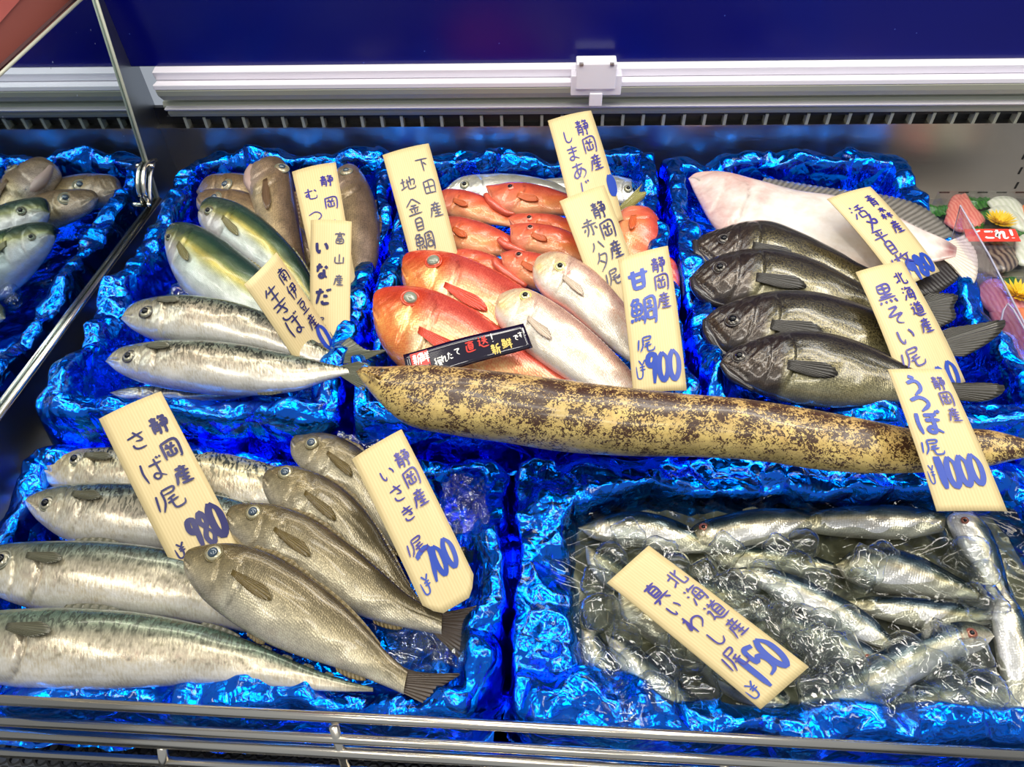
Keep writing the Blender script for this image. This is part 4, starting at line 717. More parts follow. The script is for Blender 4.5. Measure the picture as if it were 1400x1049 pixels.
# ================================================================ writing
G = {
'静': "10,14 46,12;14,26 44,24;4,38 50,36;28,4 27,37;14,48 12,92;14,48 43,47 43,92 36,88;15,61 42,60;15,75 42,74;68,4 56,22;66,14 84,13 72,28;58,32 90,30 89,60;52,46 99,44;58,60 89,58;75,30 74,94 64,88",
'岡': "12,10 10,96;12,10 88,8 88,94 80,92;34,20 42,32;66,18 58,32;24,38 76,36;50,38 50,78;30,54 30,80 70,79;70,52 70,80",
'産': "50,2 50,14;22,16 78,14;36,20 42,30;64,18 58,30;20,34 86,32;20,34 16,64 4,92;36,42 28,58;32,54 80,52;56,42 56,90;34,70 78,69;26,90 90,88",
'富': "50,2 50,12;14,14 12,28;14,15 88,13 82,28;30,28 70,27;34,38 66,37 66,52 34,53 34,38;22,62 78,60 78,94 22,95 22,62;50,62 50,94;22,78 78,77",
'山': "50,8 50,80;14,36 16,84 86,82;86,32 86,86", '南': "50,2 50,30;20,14 80,13;14,32 12,94;14,32 88,30 88,92 80,90;34,38 40,50;66,36 58,50;30,54 70,53;28,68 72,67;50,53 50,92",
'伊': "26,4 6,44;18,30 18,96;40,16 84,14 82,54;30,36 98,34;40,56 84,54;60,16 54,66 36,94", '豆': "16,12 84,11;28,28 72,27 70,50 30,51 28,28;34,60 42,78;66,58 58,78;10,88 92,86",
'下': "8,14 92,12;50,14 50,94;56,36 76,54", '田': "16,14 16,90;16,14 84,12 84,90;16,50 84,49;50,14 50,88;16,88 84,87",
'地': "8,34 40,31;24,10 24,74;4,80 44,66;44,42 92,28 88,60 80,58;68,6 68,66;52,20 52,76 60,88 94,84 95,70",
'金': "50,2 6,44;50,2 94,42;32,42 68,41;20,58 80,57;50,42 50,90;30,66 36,82;70,64 62,82;8,92 92,90", '目': "26,8 26,92;26,8 76,7 76,92;26,36 76,35;26,62 76,61;26,89 76,88",
'鯛': "22,2 6,24;18,10 36,9 28,24;10,26 42,25 42,56 10,57 10,26;26,26 26,56;10,41 42,40;6,70 4,84;18,68 18,80;30,67 32,79;42,64 48,78;58,10 56,60 48,94;58,10 94,9 94,90 86,88;66,24 86,23;76,14 76,38;64,39 88,38;66,52 86,51 86,74 66,75 66,52",
'生': "28,6 10,36;22,26 84,23;50,4 50,90;24,54 78,52;6,90 94,88", '北': "38,8 38,78;8,34 38,32;6,76 38,62;88,18 60,36;60,8 60,80 70,88 94,84 94,68",
'海': "14,8 22,18;6,32 14,42;6,90 26,56;46,4 34,24;42,16 90,14;46,30 40,80;46,30 84,29 80,94 70,90;32,54 98,52;62,36 66,46;60,60 64,70;40,76 84,75",
'道': "14,8 22,18;4,36 22,34 12,70;4,76 22,70 46,90 98,88;44,4 50,14;80,2 72,14;34,18 94,17;62,18 56,28;44,30 44,76;44,30 84,29 84,76;44,46 84,45;44,60 84,59;44,75 84,74",
'青': "22,14 78,12;26,26 74,25;10,40 90,38;50,2 50,39;30,50 28,94;30,50 72,49 72,92 64,90;31,64 71,63;31,78 71,77",
'森': "26,12 74,11;50,2 50,44;50,12 24,36;50,12 78,34;6,58 46,56;26,44 26,94;26,58 6,84;26,58 44,78;54,58 96,56;74,44 74,94;74,58 56,82;74,58 96,82",
'活': "14,8 22,18;6,34 14,44;6,90 26,58;84,6 44,16;34,34 98,32;64,12 64,54;44,56 44,92;44,56 86,55 86,92;44,90 86,89", '〆': "76,6 58,44 14,96;28,34 60,56 84,56 84,40 66,36 46,50",
'平': "18,14 82,12;30,24 38,42;70,22 62,42;6,54 94,52;50,14 50,96", '枚': "4,30 44,28;24,6 24,94;24,32 6,64;24,36 42,54;62,4 48,32;56,22 96,20;86,22 74,60 46,94;58,36 74,66 98,92",
'黒': "24,8 76,7 74,40 26,41 24,8;50,8 50,66;26,24 74,23;20,54 80,53;8,67 92,66;14,78 8,92;36,78 38,90;58,77 64,89;80,75 92,90",
'赤': "24,18 76,16;50,2 50,34;8,36 92,34;40,36 38,64 20,92;60,36 60,90 50,86;22,52 12,70;78,50 90,68",
'真': "20,14 80,12;50,2 50,22;30,24 30,66;30,24 70,23 70,66;30,38 70,37;30,52 70,51;30,65 70,64;6,76 94,74;34,80 18,96;66,79 84,96",
'甘': "4,30 96,26;28,8 30,90;72,6 70,90;28,58 72,56;28,88 72,86", '尾': "12,24 4,86;36,12 32,60 18,96;36,12 80,10 76,30 38,32;74,42 44,52;42,64 82,56;58,46 58,80 66,92 96,88 98,72",
'枚1': "12,30 2,80;20,38 60,32;40,12 38,90;40,40 20,66;66,14 52,44;60,32 98,26;88,30 74,64 50,90;60,42 78,68 98,84",
'む': "8,28 62,24;34,6 34,56 22,70 14,58 26,48 36,58 36,78 46,90 80,88 86,66;74,22 88,36", 'つ': "8,34 50,18 84,32 84,60 44,92", '〃': "30,16 14,84;72,16 56,84",
'い': "16,20 18,66 30,82 40,66;72,24 86,44 86,62", 'な': "10,26 54,22;34,6 16,56;70,20 88,34;62,40 62,76 44,88 30,78 44,66 64,74 84,88", 'だ': "8,26 58,22;36,6 12,90;52,46 82,44;46,72 54,86 88,84;76,8 82,20;90,4 96,16",
'さ': "12,30 84,22;44,6 72,52 40,50;24,62 26,80 46,90 76,86", 'ば': "16,10 10,50 16,92;40,30 92,26;68,8 70,74 56,88 42,76 56,66 72,74 90,88;80,2 86,12;92,0 98,10",
'き': "14,24 78,18;16,42 84,36;38,4 72,62 46,58;22,70 26,86 50,94 76,88", 'し': "34,8 32,70 48,90 70,84 88,64", 'ま': "16,22 84,20;20,42 80,40;52,4 52,76 36,90 22,78 38,66 56,74 84,90",
'あ': "14,22 80,18;42,4 40,56 50,86;66,32 54,66 28,86 14,70 34,46 66,42 86,60 82,80 62,94", 'じ': "34,8 32,70 48,90 70,84 88,64;64,10 72,22;80,6 88,18", 'ハ': "36,24 28,56 8,84;62,22 92,82",
'タ': "44,4 32,34 10,56;40,20 84,18 70,60 24,96;34,42 66,62", 'そ': "24,10 72,8 14,46 88,42 50,62 48,82 76,92", 'り': "26,14 22,50 34,54 40,40;72,10 76,54 44,94", 'う': "34,6 66,16;18,40 56,28 80,42 74,70 38,96",
'ぼ': "14,10 10,50 16,92;38,18 86,16;40,40 90,38;66,18 66,76 52,88 40,76 54,66 70,74 90,88;92,2 98,10;80,4 86,12", 'わ': "24,4 24,96;6,26 24,22 6,72 50,34 84,38 88,62 58,90",
'こ': "20,20 80,18 70,26;18,76 40,88 86,84", 'れ': "24,4 24,96;6,26 24,22 6,72 50,28 70,28 66,84 80,90 98,74", '!': "54,4 50,66;48,84 50,90", '゛': "20,30 40,50;50,20 70,40",
'Y': "16,4 50,40;84,4 50,40;50,40 50,92 30,120 -10,110 -20,40;20,50 80,48;20,66 80,64", '0': "50,6 24,28 20,70 46,94 74,72 78,30 50,6", '1': "50,4 50,96", '2': "20,24 44,6 74,22 66,50 18,92 84,90",
'5': "78,8 32,8 26,44 58,36 78,58 66,84 22,92", '7': "12,20 14,10 82,8 44,96", '8': "52,48 26,28 50,5 74,26 52,48 24,72 50,95 78,72 52,48", '9': "74,28 50,44 26,28 44,8 72,12 74,28 60,96", '4': "60,4 14,64 90,60;64,30 62,96",
'獲': "24,4 8,24;8,12 26,50 18,92;26,40 4,66;40,12 96,10;54,4 54,20;80,4 80,20;50,26 40,44;46,36 46,66;46,36 92,34;68,28 68,64;46,50 90,49;44,65 94,64;50,76 84,74 44,96;56,78 94,96",
'た': "10,26 60,22;38,6 14,92;54,46 84,44;50,72 56,86 90,84", 'て': "10,20 88,16 50,44 50,72 80,90", '直': "10,14 90,12;50,2 50,24;32,26 32,74;32,26 74,25 74,74;32,42 74,41;32,58 74,57;32,73 74,72;12,34 12,90 94,88",
'送': "14,8 22,18;4,36 22,34 12,70;4,76 22,70 46,90 98,88;50,4 56,18;80,2 74,18;42,24 90,22;36,42 96,40;66,24 62,52 40,72;66,44 92,70",
'新': "26,2 26,12;8,16 46,14;16,20 20,32;36,18 32,32;4,36 50,34;6,54 48,52;27,36 27,94;27,56 8,80;27,58 46,74;90,6 60,18;60,18 58,66 48,94;60,42 98,40;80,42 80,96",
'鮮': "20,2 4,24;16,10 34,9 28,24;8,26 40,25 40,56 8,57 8,26;24,26 24,56;8,41 40,40;4,72 4,84;16,70 16,80;28,69 30,79;40,66 44,78;58,6 64,20;88,4 80,20;52,26 96,24;56,44 92,42;48,62 98,60;74,26 74,96",
'で': "10,24 84,18 44,44 44,72 74,90;70,40 78,52;84,34 92,46", 'す': "8,24 92,20;56,4 56,60 42,70 34,56 48,46 58,58 50,94",
}
class Patch:
    """thin bent plate between four corners; uv in metres, u across, v down"""
    def __init__(s, px, z, curl=.006, bend=0.):
        s.c = [P(*px[0], z[0]), P(*px[1], z[0]), P(*px[2], z[1]), P(*px[3], z[1])] if len(z) == 2 else [P(*px[i], z[i]) for i in range(4)]
        s.n = nz(np.cross(s.c[1] - s.c[0], s.c[0] - s.c[3])); s.n = s.n if s.n[2] > 0 else -s.n
        s.w = (np.linalg.norm(s.c[1] - s.c[0]) + np.linalg.norm(s.c[2] - s.c[3])) / 2; s.h = (np.linalg.norm(s.c[3] - s.c[0]) + np.linalg.norm(s.c[2] - s.c[1])) / 2
        s.curl, s.bend = curl, bend
    def at(s, u, v, off=0.):
        u = np.asarray(u, float)[..., None]; v = np.asarray(v, float)[..., None]; a, b, c, d = s.c
        p = a * (1 - u) * (1 - v) + b * u * (1 - v) + c * u * v + d * (1 - u) * v
        k = s.curl * (1 - (2 * u - 1) ** 2) + s.bend * (1 - (2 * v - 1) ** 2)
        return p + s.n * (k + off)
def ribbon(pts, w, ends=(1., .7)):
    """flat pen stroke in plane coordinates (metres) -> quads"""
    p = catmull(pts, max(6, 5 * len(pts))) if len(pts) > 2 else np.linspace(pts[0], pts[-1], 7)
    t = np.gradient(p, axis=0); t /= np.maximum(np.linalg.norm(t, axis=1, keepdims=True), 1e-9); nn = np.stack([-t[:, 1], t[:, 0]], 1)
    ww = w * np.interp(np.linspace(0, 1, len(p)), [0, .12, .8, 1], [ends[0] * .8, 1, .92, ends[1] * .6])[:, None] / 2
    return p + nn * ww, p - nn * ww
def letter(ch, x, y, wx, hy, pen, slant=0., rot=0.):
    out = []
    for st in G[ch].split(';'):
        q = np.array([[float(c) for c in a.split(',')] for a in st.split()]) / 100.
        q = q + np.random.RandomState(len(out) + ord(ch[0]) % 97).randn(*q.shape) * .012
        q[:, 0] += slant * (1 - q[:, 1]) * -.2
        q = q * (wx, hy); c_, s_ = math.cos(rot), math.sin(rot); q = q - (wx / 2, hy / 2); q = q @ np.array([[c_, s_], [-s_, c_]]) + (wx / 2, hy / 2)
        out.append(ribbon(q + (x, y), pen))
    return out
def ink_mesh(name, patch, strokes, off=.0007):
    mb = MB()
    for q_, (a, b) in enumerate(strokes):
        off += .00003; n = len(a); V = np.concatenate([a, b]); uv = V / (patch.w, patch.h)
        top = patch.at(uv[:, 0], uv[:, 1], off); mb.add(top, [(i, i + 1, n + i + 1, n + i) for i in range(n - 1)])
    return mb.me(name)
def slip(label, px, z, texts, curl=.003, bend=.004, chamfer=0., th=.0009, name='price_slip', vs=1.):
    pa = Patch(px, z, curl, bend); nu, nv = 9, 25
    U, Vv = np.meshgrid(np.linspace(0, 1, nu), np.linspace(0, 1, nv), indexing='ij')
    if chamfer:
        lim = 1 - chamfer * sst(.5, 1., np.abs(2 * U - 1)) * np.abs(2 * U - 1); Vv = Vv * lim
    top = pa.at(U, Vv, 0.); bo = pa.at(U, Vv, -th); n = nu * nv; f = grid_faces(nu, nv)
    nrm = np.cross(top[1, 0] - top[0, 0], top[0, 1] - top[0, 0]); f = f if nrm @ pa.n > 0 else f[:, ::-1]
    per = [(i, 0) for i in range(nu)] + [(nu - 1, j) for j in range(1, nv)] + [(i, nv - 1) for i in range(nu - 2, -1, -1)] + [(0, j) for j in range(nv - 2, 0, -1)]
    ids = [a * nv + b for a, b in per]; e = np.array([(a, b, b + n, a + n) for a, b in zip(ids, ids[1:] + ids[:1])])
    me = fastmesh('slip_board', np.concatenate([top.reshape(-1, 3), bo.reshape(-1, 3)]), np.concatenate([f, f[:, ::-1] + n, e]))
    uv = np.stack([U * pa.w, Vv * pa.h], -1).reshape(-1, 2) + np.random.RandomState(len(label)).rand(2); setuv(me, np.concatenate([uv, uv]))
    root = tag(empty(name, pa.at(.5, 1., -.002)), label, 'price tag'); child('slip_board', me, root, M_SLIP, False)
    for nm, m, items in texts:
        st = []; items = [(i_[0], i_[1], i_[2] * vs) + tuple(i_[3:]) for i_ in items]
        if nm == T and len(items) > 1:
            dv_ = math.hypot((items[1][2] - items[0][2]) * pa.h, 0) * .92; it0 = items[0]; k_ = min(1., dv_ / (it0[4] * pa.w)); items = [(c_, u_ + sx_ * (1 - k_) / 2, v_, sx_ * k_, sy_ * k_, p_) for (c_, u_, v_, sx_, sy_, p_) in items]
        for (ch, u, v, sx, sy, pen, *r) in items: st += letter(ch, u * pa.w, v * pa.h, sx * pa.w, sy * pa.w, pen * pa.w, rot=r[0] if r else 0.)
        child(nm, ink_mesh(nm, pa, st), root, m, False)
    return root, pa
def col(chars, u, v0, dv, s, pen, du=0., st=1.15): return [(c, u + du * i, v0 + dv * i, s, s * st, pen) for i, c in enumerate(chars)]
T = 'origin_lettering'; K = 'name_lettering'; PR = 'price_figures'
slip('rearmost wood slip in the yellowtail tray, over the brown fish', [(399, 235), (459, 222), (490, 405), (438, 410)], (.107, .04), [(T, M_INK, col('静岡産', .56, .10, .18, .33, .035, .01)), (K, M_INK, [('む', .14, .18, .36, .4, .035), ('つ', .14, .36, .36, .4, .03), ('〃', .08, .58, .22, .42, .03), ('尾', .2, .8, .3, .3, .03)])])
slip('narrow wood slip with thick dark lettering among the yellowtails', [(425, 301), (481, 303), (478, 496), (424, 494)], (.108, .022), [(T, M_INKK, col('富山産', .60, .09, .155, .27, .03, .0)), (K, M_INKD, [('い', .12, .15, .36, .42, .08), ('な', .14, .32, .36, .44, .08), ('だ', .13, .50, .42, .46, .08), ('尾', .14, .70, .28, .3, .028)]), (PR, M_INKD, [('0', .42, .80, .2, .55, .07), ('0', .60, .80, .2, .55, .07), ('0', .78, .80, .2, .55, .07)])], bend=.002)
slip('tilted wood slip leaning on the upper slender mackerel', [(334, 389), (378, 345), (505, 545), (462, 588)], (.132, -.035), [(T, M_INKD, col('南伊豆産', .62, .10, .15, .34, .03, -.01)), (K, M_INKD, [('生', .16, .14, .4, .42, .035), ('さ', .16, .30, .38, .4, .035), ('ば', .18, .44, .38, .42, .035)]), (PR, M_INKB, [('0', .66, .66, .3, .6, .1)])], vs=.66)
slip('wood slip standing behind the red bream, beside the silver fish', [(523, 212), (586, 196), (632, 372), (570, 388)], (.115, .02), [(T, M_INKK, col('下田産', .58, .10, .18, .32, .03, .02)), (K, M_INKK, [('地', .16, .22, .34, .36, .03), ('金', .16, .40, .34, .38, .03), ('目', .22, .55, .26, .3, .03), ('鯛', .16, .66, .42, .44, .03), ('尾', .18, .84, .28, .3, .03)]), (PR, M_INKB, [('7', .45, .89, .12, .3, .04), ('0', .62, .86, .22, .5, .11), ('0', .78, .86, .2, .5, .11)])])
slip('tallest rear wood slip reaching up to the shutter latch', [(749, 165), (808, 151), (852, 300), (790, 330)], (.135, .05), [(T, M_INK, col('静岡産', .50, .07, .165, .34, .03, .04)), (K, M_INK, [('し', .16, .13, .26, .3, .03), ('ま', .16, .27, .32, .34, .03), ('あ', .18, .42, .34, .36, .03), ('じ', .22, .58, .3, .36, .03), ('尾', .26, .78, .24, .26, .03)]), (PR, M_INKB, [('0', .88, .60, .14, .45, .12)])])
slip('wood slip overlapping the tallest one, above the rear tilefish', [(765, 275), (826, 253), (886, 424), (828, 450)], (.105, .022), [(T, M_INKD, col('静岡産', .50, .13, .2, .34, .035, .03)), (K, M_INKK, [('赤', .18, .26, .36, .38, .035), ('ハ', .22, .46, .3, .28, .03), ('タ', .22, .58, .32, .42, .03), ('尾', .30, .76, .34, .34, .03)]), (PR, M_INKD, [('7', .56, .84, .18, .3, .06), ('0', .76, .84, .18, .4, .07)])], vs=.82)
slip('wood slip reading a blue nine hundred, beside the tilefish', [(845, 355), (913, 336), (939, 534), (866, 539)], (.115, .058), [(T, M_INK, col('静岡産', .57, .07, .135, .33, .035, .01)), (K, M_INKB, [('甘', .10, .12, .42, .5, .09), ('鯛', .08, .34, .5, .62, .06), ('尾', .14, .62, .32, .34, .03)]), (PR, M_INKB, [('Y', .12, .78, .16, .3, .025), ('9', .22, .74, .3, .62, .1), ('0', .46, .74, .26, .58, .1), ('0', .66, .73, .28, .6, .1)])])
slip('wood slip lying over the white flounder', [(1131, 272), (1190, 255), (1285, 371), (1232, 395)], (.098, .050), [(T, M_INK, col('青森産', .56, .09, .16, .34, .03, .02)), (K, M_INK, [('活', .14, .15, .32, .34, .03), ('〆', .18, .27, .34, .42, .04), ('平', .14, .44, .34, .36, .03), ('目', .2, .58, .26, .3, .03), ('枚1', .12, .70, .46, .34, .03)]), (PR, M_INKB, [('Y', .02, .88, .12, .16, .03), ('2', .12, .84, .24, .42, .1), ('9', .34, .80, .22, .46, .1), ('8', .54, .79, .22, .44, .1), ('0', .74, .78, .22, .42, .1)])])
slip('wood slip laid across the dark rockfish', [(1170, 372), (1234, 357), (1320, 522), (1240, 548)], (.095, .045), [(T, M_INK, col('北海道産', .56, .08, .135, .32, .03, .01)), (K, M_INK, [('黒', .12, .15, .38, .42, .04), ('そ', .16, .34, .32, .36, .035), ('い', .16, .50, .34, .36, .035), ('尾', .10, .66, .38, .36, .03)]), (PR, M_INKB, [('7', .30, .86, .2, .4, .06), ('0', .52, .84, .2, .46, .08), ('0', .72, .82, .22, .48, .08)])])
slip('wood slip reading one thousand, laid over the eel', [(1214, 505), (1292, 505), (1377, 699), (1281, 699)], (.120, .085), [(T, M_INK, col('静岡産', .62, .06, .12, .28, .03, .015)), (K, M_INKB, [('う', .16, .05, .32, .4, .07), ('つ', .14, .20, .34, .34, .07), ('ぼ', .10, .32, .46, .46, .07), ('尾', .06, .52, .34, .3, .03)]), (PR, M_INKB, [('Y', .06, .70, .10, .26, .02), ('1', .16, .64, .16, .56, .12), ('0', .30, .64, .22, .55, .09), ('0', .48, .63, .22, .55, .09), ('0', .66, .62, .24, .55, .09)])], curl=.001, bend=.002)
slip('wide wood slip standing between the mackerels of the front tray', [(135, 573), (220, 535), (342, 768), (252, 806)], (.082, .006), [(T, M_INKD, col('静岡産', .60, .13, .16, .3, .045, -.01)), (K, M_INKD, [('さ', .20, .16, .34, .38, .035), ('ば', .18, .35, .38, .42, .035), ('尾', .18, .53, .42, .42, .035)]), (PR, M_INKD, [('Y', .16, .84, .14, .2, .03), ('9', .38, .74, .22, .6, .09), ('8', .56, .73, .22, .58, .08), ('0', .74, .70, .24, .62, .11)])], vs=.93)
slip('wood slip with clipped lower corners reading seven hundred, over the grunts', [(481, 628), (549, 587), (658, 808), (588, 850)], (.075, .028), [(T, M_INK, col('静岡産', .62, .11, .125, .30, .035, -.015)), (K, M_INK, [('い', .26, .15, .3, .3, .03), ('さ', .28, .27, .3, .36, .03), ('き', .30, .41, .28, .28, .03), ('尾', .14, .58, .36, .32, .03)]), (PR, M_INKB, [('Y', .14, .78, .16, .26, .03), ('7', .24, .66, .30, .62, .09), ('0', .46, .67, .22, .56, .09), ('0', .66, .66, .24, .56, .09)])], chamfer=.09)
slip('wood slip reading one hundred fifty, lying on the iced sardines', [(830, 797), (887, 746), (1106, 912), (1040, 970)], (.040, .008), [(T, M_INK, col('北海道産', .64, .17, .13, .32, .03, -.01, 1.1)), (K, M_INK, [('真', .20, .15, .36, .38, .035), ('い', .24, .29, .26, .28, .03), ('わ', .24, .40, .32, .34, .035), ('し', .26, .54, .3, .3, .03), ('尾', .16, .66, .34, .38, .03)]), (PR, M_INKB, [('Y', .08, .86, .18, .2, .025), ('1', .30, .74, .14, .6, .1), ('5', .44, .72, .3, .58, .08), ('0', .66, .72, .28, .6, .1)])], curl=.001, bend=.001)
# black promotional sticker on the front red bream
pa = Patch([(551, 484), (716, 441), (729, 474), (560, 524)], (.088, .074), .0, 0.)
nu, nv = 24, 6; U, Vv = np.meshgrid(np.linspace(0, 1, nu), np.linspace(0, 1, nv), indexing='ij')
def sticker_at(u, v, off=0.): return pa.at(u, v, off) + pa.n * (-.0025 * np.cos(np.asarray(u)[..., None] * math.pi * 2) )
top = sticker_at(U, Vv); bo = sticker_at(U, Vv, -.0005)
rs = tag(empty('promotional_sticker', sticker_at(np.array(.5), np.array(.5), -.001)), 'black curved sticker with red, white and gold lettering on the red bream', 'sticker')
f = grid_faces(nu, nv)[:, ::-1]; n_ = nu * nv
per = [(i, 0) for i in range(nu)] + [(nu - 1, j) for j in range(1, nv)] + [(i, nv - 1) for i in range(nu - 2, -1, -1)] + [(0, j) for j in range(nv - 2, 0, -1)]
ids = [a * nv + b for a, b in per]; e = np.array([(a, b, b + n_, a + n_) for a, b in zip(ids, ids[1:] + ids[:1])])
child('sticker_sheet', fastmesh('sticker_sheet', np.concatenate([top.reshape(-1, 3), bo.reshape(-1, 3)]), np.concatenate([f, f[:, ::-1] + n_, e])), rs, mat('black_gloss_vinyl', (24, 14, 34), .12, Coat_Weight=1.), True)
def st_ink(nm, m, items, off=.0006):
    mb = MB()
    for (ch, u, v, sx, sy, pen) in items:
        for a, b in letter(ch, u * pa.w, v * pa.h, sx * pa.h, sy * pa.h, pen * pa.h):
            n = len(a); VV = np.concatenate([a, b]) / (pa.w, pa.h); mb.add(sticker_at(VV[:, 0], VV[:, 1], off), [(i, i + 1, n + i + 1, n + i) for i in range(n - 1)])
    child(nm, mb.me(nm), rs, m, False)
M_SW = mat('white_print', (240, 236, 226), .3); M_SR = mat('red_print', (214, 58, 48), .3); M_SG = mat('gold_print', (226, 196, 96), .3); M_SK = mat('black_print', (20, 14, 18), .3)
U2, V2 = np.meshgrid(np.linspace(.05, .19, 5), np.linspace(.06, .97, 5), indexing='ij')
child('red_seal', fastmesh('red_seal', sticker_at(U2, V2, .0004), grid_faces(5, 5)[:, ::-1]), rs, M_SR, False)
st_ink('seal_lettering', M_SW, [('新', .06, .10, .34, .4, .05), ('鮮', .12, .10, .34, .4, .05)], .0009); st_ink('seal_lettering', M_SK, [('直', .06, .54, .34, .4, .06), ('送', .12, .54, .34, .4, .06)], .0009)
st_ink('white_lettering', M_SW, [('獲', .22, .42, .28, .32, .035), ('れ', .275, .40, .22, .28, .04), ('た', .325, .36, .22, .28, .04), ('て', .385, .30, .22, .28, .04), ('!', .69, .10, .16, .36, .05), ('で', .875, .34, .2, .26, .04), ('す', .92, .28, .18, .26, .04), ('!', .96, .16, .14, .36, .05)])
st_ink('red_lettering', M_SR, [('直', .48, .18, .36, .42, .055), ('送', .585, .12, .38, .44, .055)]); st_ink('gold_lettering', M_SG, [('新', .67, .50, .36, .42, .055), ('鮮', .77, .40, .38, .44, .055)])
# ================================================================ ice, water, film
def ice(seed, r):
    rg = np.random.RandomState(seed); n = 12; v = []
    th, ph = np.meshgrid(np.linspace(0, math.pi, n), np.linspace(0, 2 * math.pi, 18, endpoint=False), indexing='ij')
    d = np.stack([np.sin(th) * np.cos(ph), np.sin(th) * np.sin(ph), np.cos(th)], -1); p = d / (np.abs(d) ** 5).sum(-1, keepdims=True) ** .2
    p *= (1 + .06 * np.sin(d[..., :1] * 5 + seed) + .05 * np.sin(d[..., 1:2] * 7 + seed)) * (1, .85 + rg.rand() * .2, .75); p *= r
    return fastmesh('ice_cube', p, grid_faces(n, 18, True)[:, ::-1])
ICE = [ice(k, .0125) for k in range(5)]
for m_ in ICE: m_.materials.append(M_ICE); m_.shade_smooth()
rg = np.random.RandomState(12)
def put_ice(x, y, z, k, sc_=1., label=None, group=None):
    o = bpy.data.objects.new('ice_cube', ICE[k % 5]); C.objects.link(o); o.location = [float(q) for q in P(x, y, z)]
    o.rotation_euler = (rg.rand() * .7 - .35, rg.rand() * .7 - .35, rg.rand() * 3.1); o.scale = (sc_,) * 3
    return tag(o, label, 'ice cube', group)
spots = [(815, 800), (822, 840), (812, 880), (835, 915), (860, 965), (855, 870), (872, 915), (915, 880), (905, 915), (925, 905), (950, 940), (890, 945), (930, 770), (960, 790), (985, 760), (1000, 812), (1030, 800), (1040, 835), (1012, 838), (1060, 855), (1075, 822), (1100, 850), (1130, 862), (1085, 880), (1120, 890), (1150, 885), (1160, 910), (1130, 925), (1165, 945), (1115, 955), (1060, 760), (1090, 775), (1100, 740), (1120, 800), (1190, 775), (1215, 760), (1180, 800), (1240, 885), (1265, 910), (1345, 820), (1330, 900), (1300, 930), (1340, 945), (1270, 960), (1220, 970), (1370, 965), (1310, 965), (1350, 780), (1290, 880), (860, 740), (900, 760), (840, 770), (1330, 755), (985, 885), (1000, 905), (1150, 840), (1205, 930), (1050, 790)]
for i, (x, y) in enumerate(spots):
    put_ice(x + rg.randn() * 4, y + rg.randn() * 4, -.008 + rg.rand() * .010, i, .9 + rg.rand() * .55, 'clear melting ice cube among the sardines', 'ice cubes in the sardine tray')
put_ice(248, 402, .02, 1, 1.1, 'ice cube by the blunt headed yellowtail', 'ice cubes in the yellowtail tray'); put_ice(236, 412, .016, 2, .8, 'small ice cube next to the upper mackerel head', 'ice cubes in the yellowtail tray')
for i, (x, y) in enumerate([(548, 868), (575, 880), (600, 895), (585, 862), (560, 895), (620, 902), (540, 850), (545, 900), (605, 870)]): put_ice(x, y, -.02, i, 1., 'clear ice lump between the grunt tails', 'ice between the grunt tails')
def sheet(name, label, cat, x0, x1, y0, y1, z, amp, s, m, seed, kind=None, tilt=0.):
    nx, ny = int((x1 - x0) / .003), int((y1 - y0) / .003); X, Y = np.meshgrid(np.linspace(x0, x1, nx), np.linspace(y0, y1, ny), indexing='ij')
    Z = z + amp * (facet(X, Y, s, seed) + .5 * facet(X, Y, s * .45, seed + 1)) + tilt * (Y - y0); e = .006
    Xd = X + amp * .7 * facet(X, Y, s, seed + 2); Yd = Y + amp * .7 * facet(X, Y, s, seed + 3)
    o = link(name, fastmesh(name, np.stack([Xd, Yd, Z], -1), grid_faces(nx, ny)), None, m, True); return tag(o, label, cat, None, kind)
nx, ny = 200, 100; X, Y = np.meshgrid(np.linspace(0.0, .505, nx), np.linspace(.215, .445, ny), indexing='ij')
Z = -.040 + .010 * np.abs(facet(X, Y, .022, 77)) + .004 * facet(X, Y, .010, 78) + .004 * noise1(X, Y, .09, 2.)
M_BED = mat('crushed_ice_bed', (92, 94, 80), .12, Coat_Weight=.6); kb = N(M_BED); gb_ = kb.n('ShaderNodeNewGeometry').outputs['Position']; vb_ = kb.n('ShaderNodeTexVoronoi', {'Vector': gb_, 'Scale': 60.}).outputs['Distance']
kb.set('Base Color', kb.mix(vb_, L4((66, 68, 56)), L4((128, 130, 112)))); kb.set('Normal', kb.bump(vb_, .4, .004))
tag(link('ice_bed', fastmesh('ice_bed', np.stack([X, Y, Z], -1), grid_faces(nx, ny)), None, M_BED, True), 'grey crushed ice slush under the sardines', 'ice', None, 'stuff')
nx, ny = 170, 90; X, Y = np.meshgrid(np.linspace(0.0, .505, nx), np.linspace(.215, .445, ny), indexing='ij')
Z = -.0155 + .0016 * np.sin(X * 140 + 2 * np.sin(Y * 90)) * np.cos(Y * 150) + .0012 * noise1(X, Y, .07, 5.)
tag(link('ice_water', fastmesh('ice_water', np.stack([X, Y, Z], -1), grid_faces(nx, ny)), None, M_WATER, True), 'cold clear water around the sardines and ice', 'water', None, 'stuff')
a = P(600, 690, 0); sheet('plastic_film', 'crumpled clear plastic film behind the grunt slip', 'plastic film', a[0] - .01, a[0] + .045, a[1] - .03, a[1] + .045, .002, .034, .024, M_FILM, 4)
a = P(520, 612, 0); sheet('plastic_film', 'strip of clear plastic film by the rearmost grunt', 'plastic film', a[0] - .05, a[0] + .02, a[1] - .018, a[1] + .018, .004, .012, .02, M_FILM, 8)
a = P(60, 800, 0); sheet('plastic_film', 'clear plastic film under the mackerel heads', 'plastic film', a[0] - .06, a[0] + .04, a[1] - .02, a[1] + .06, -.045, .01, .02, M_FILM, 14)
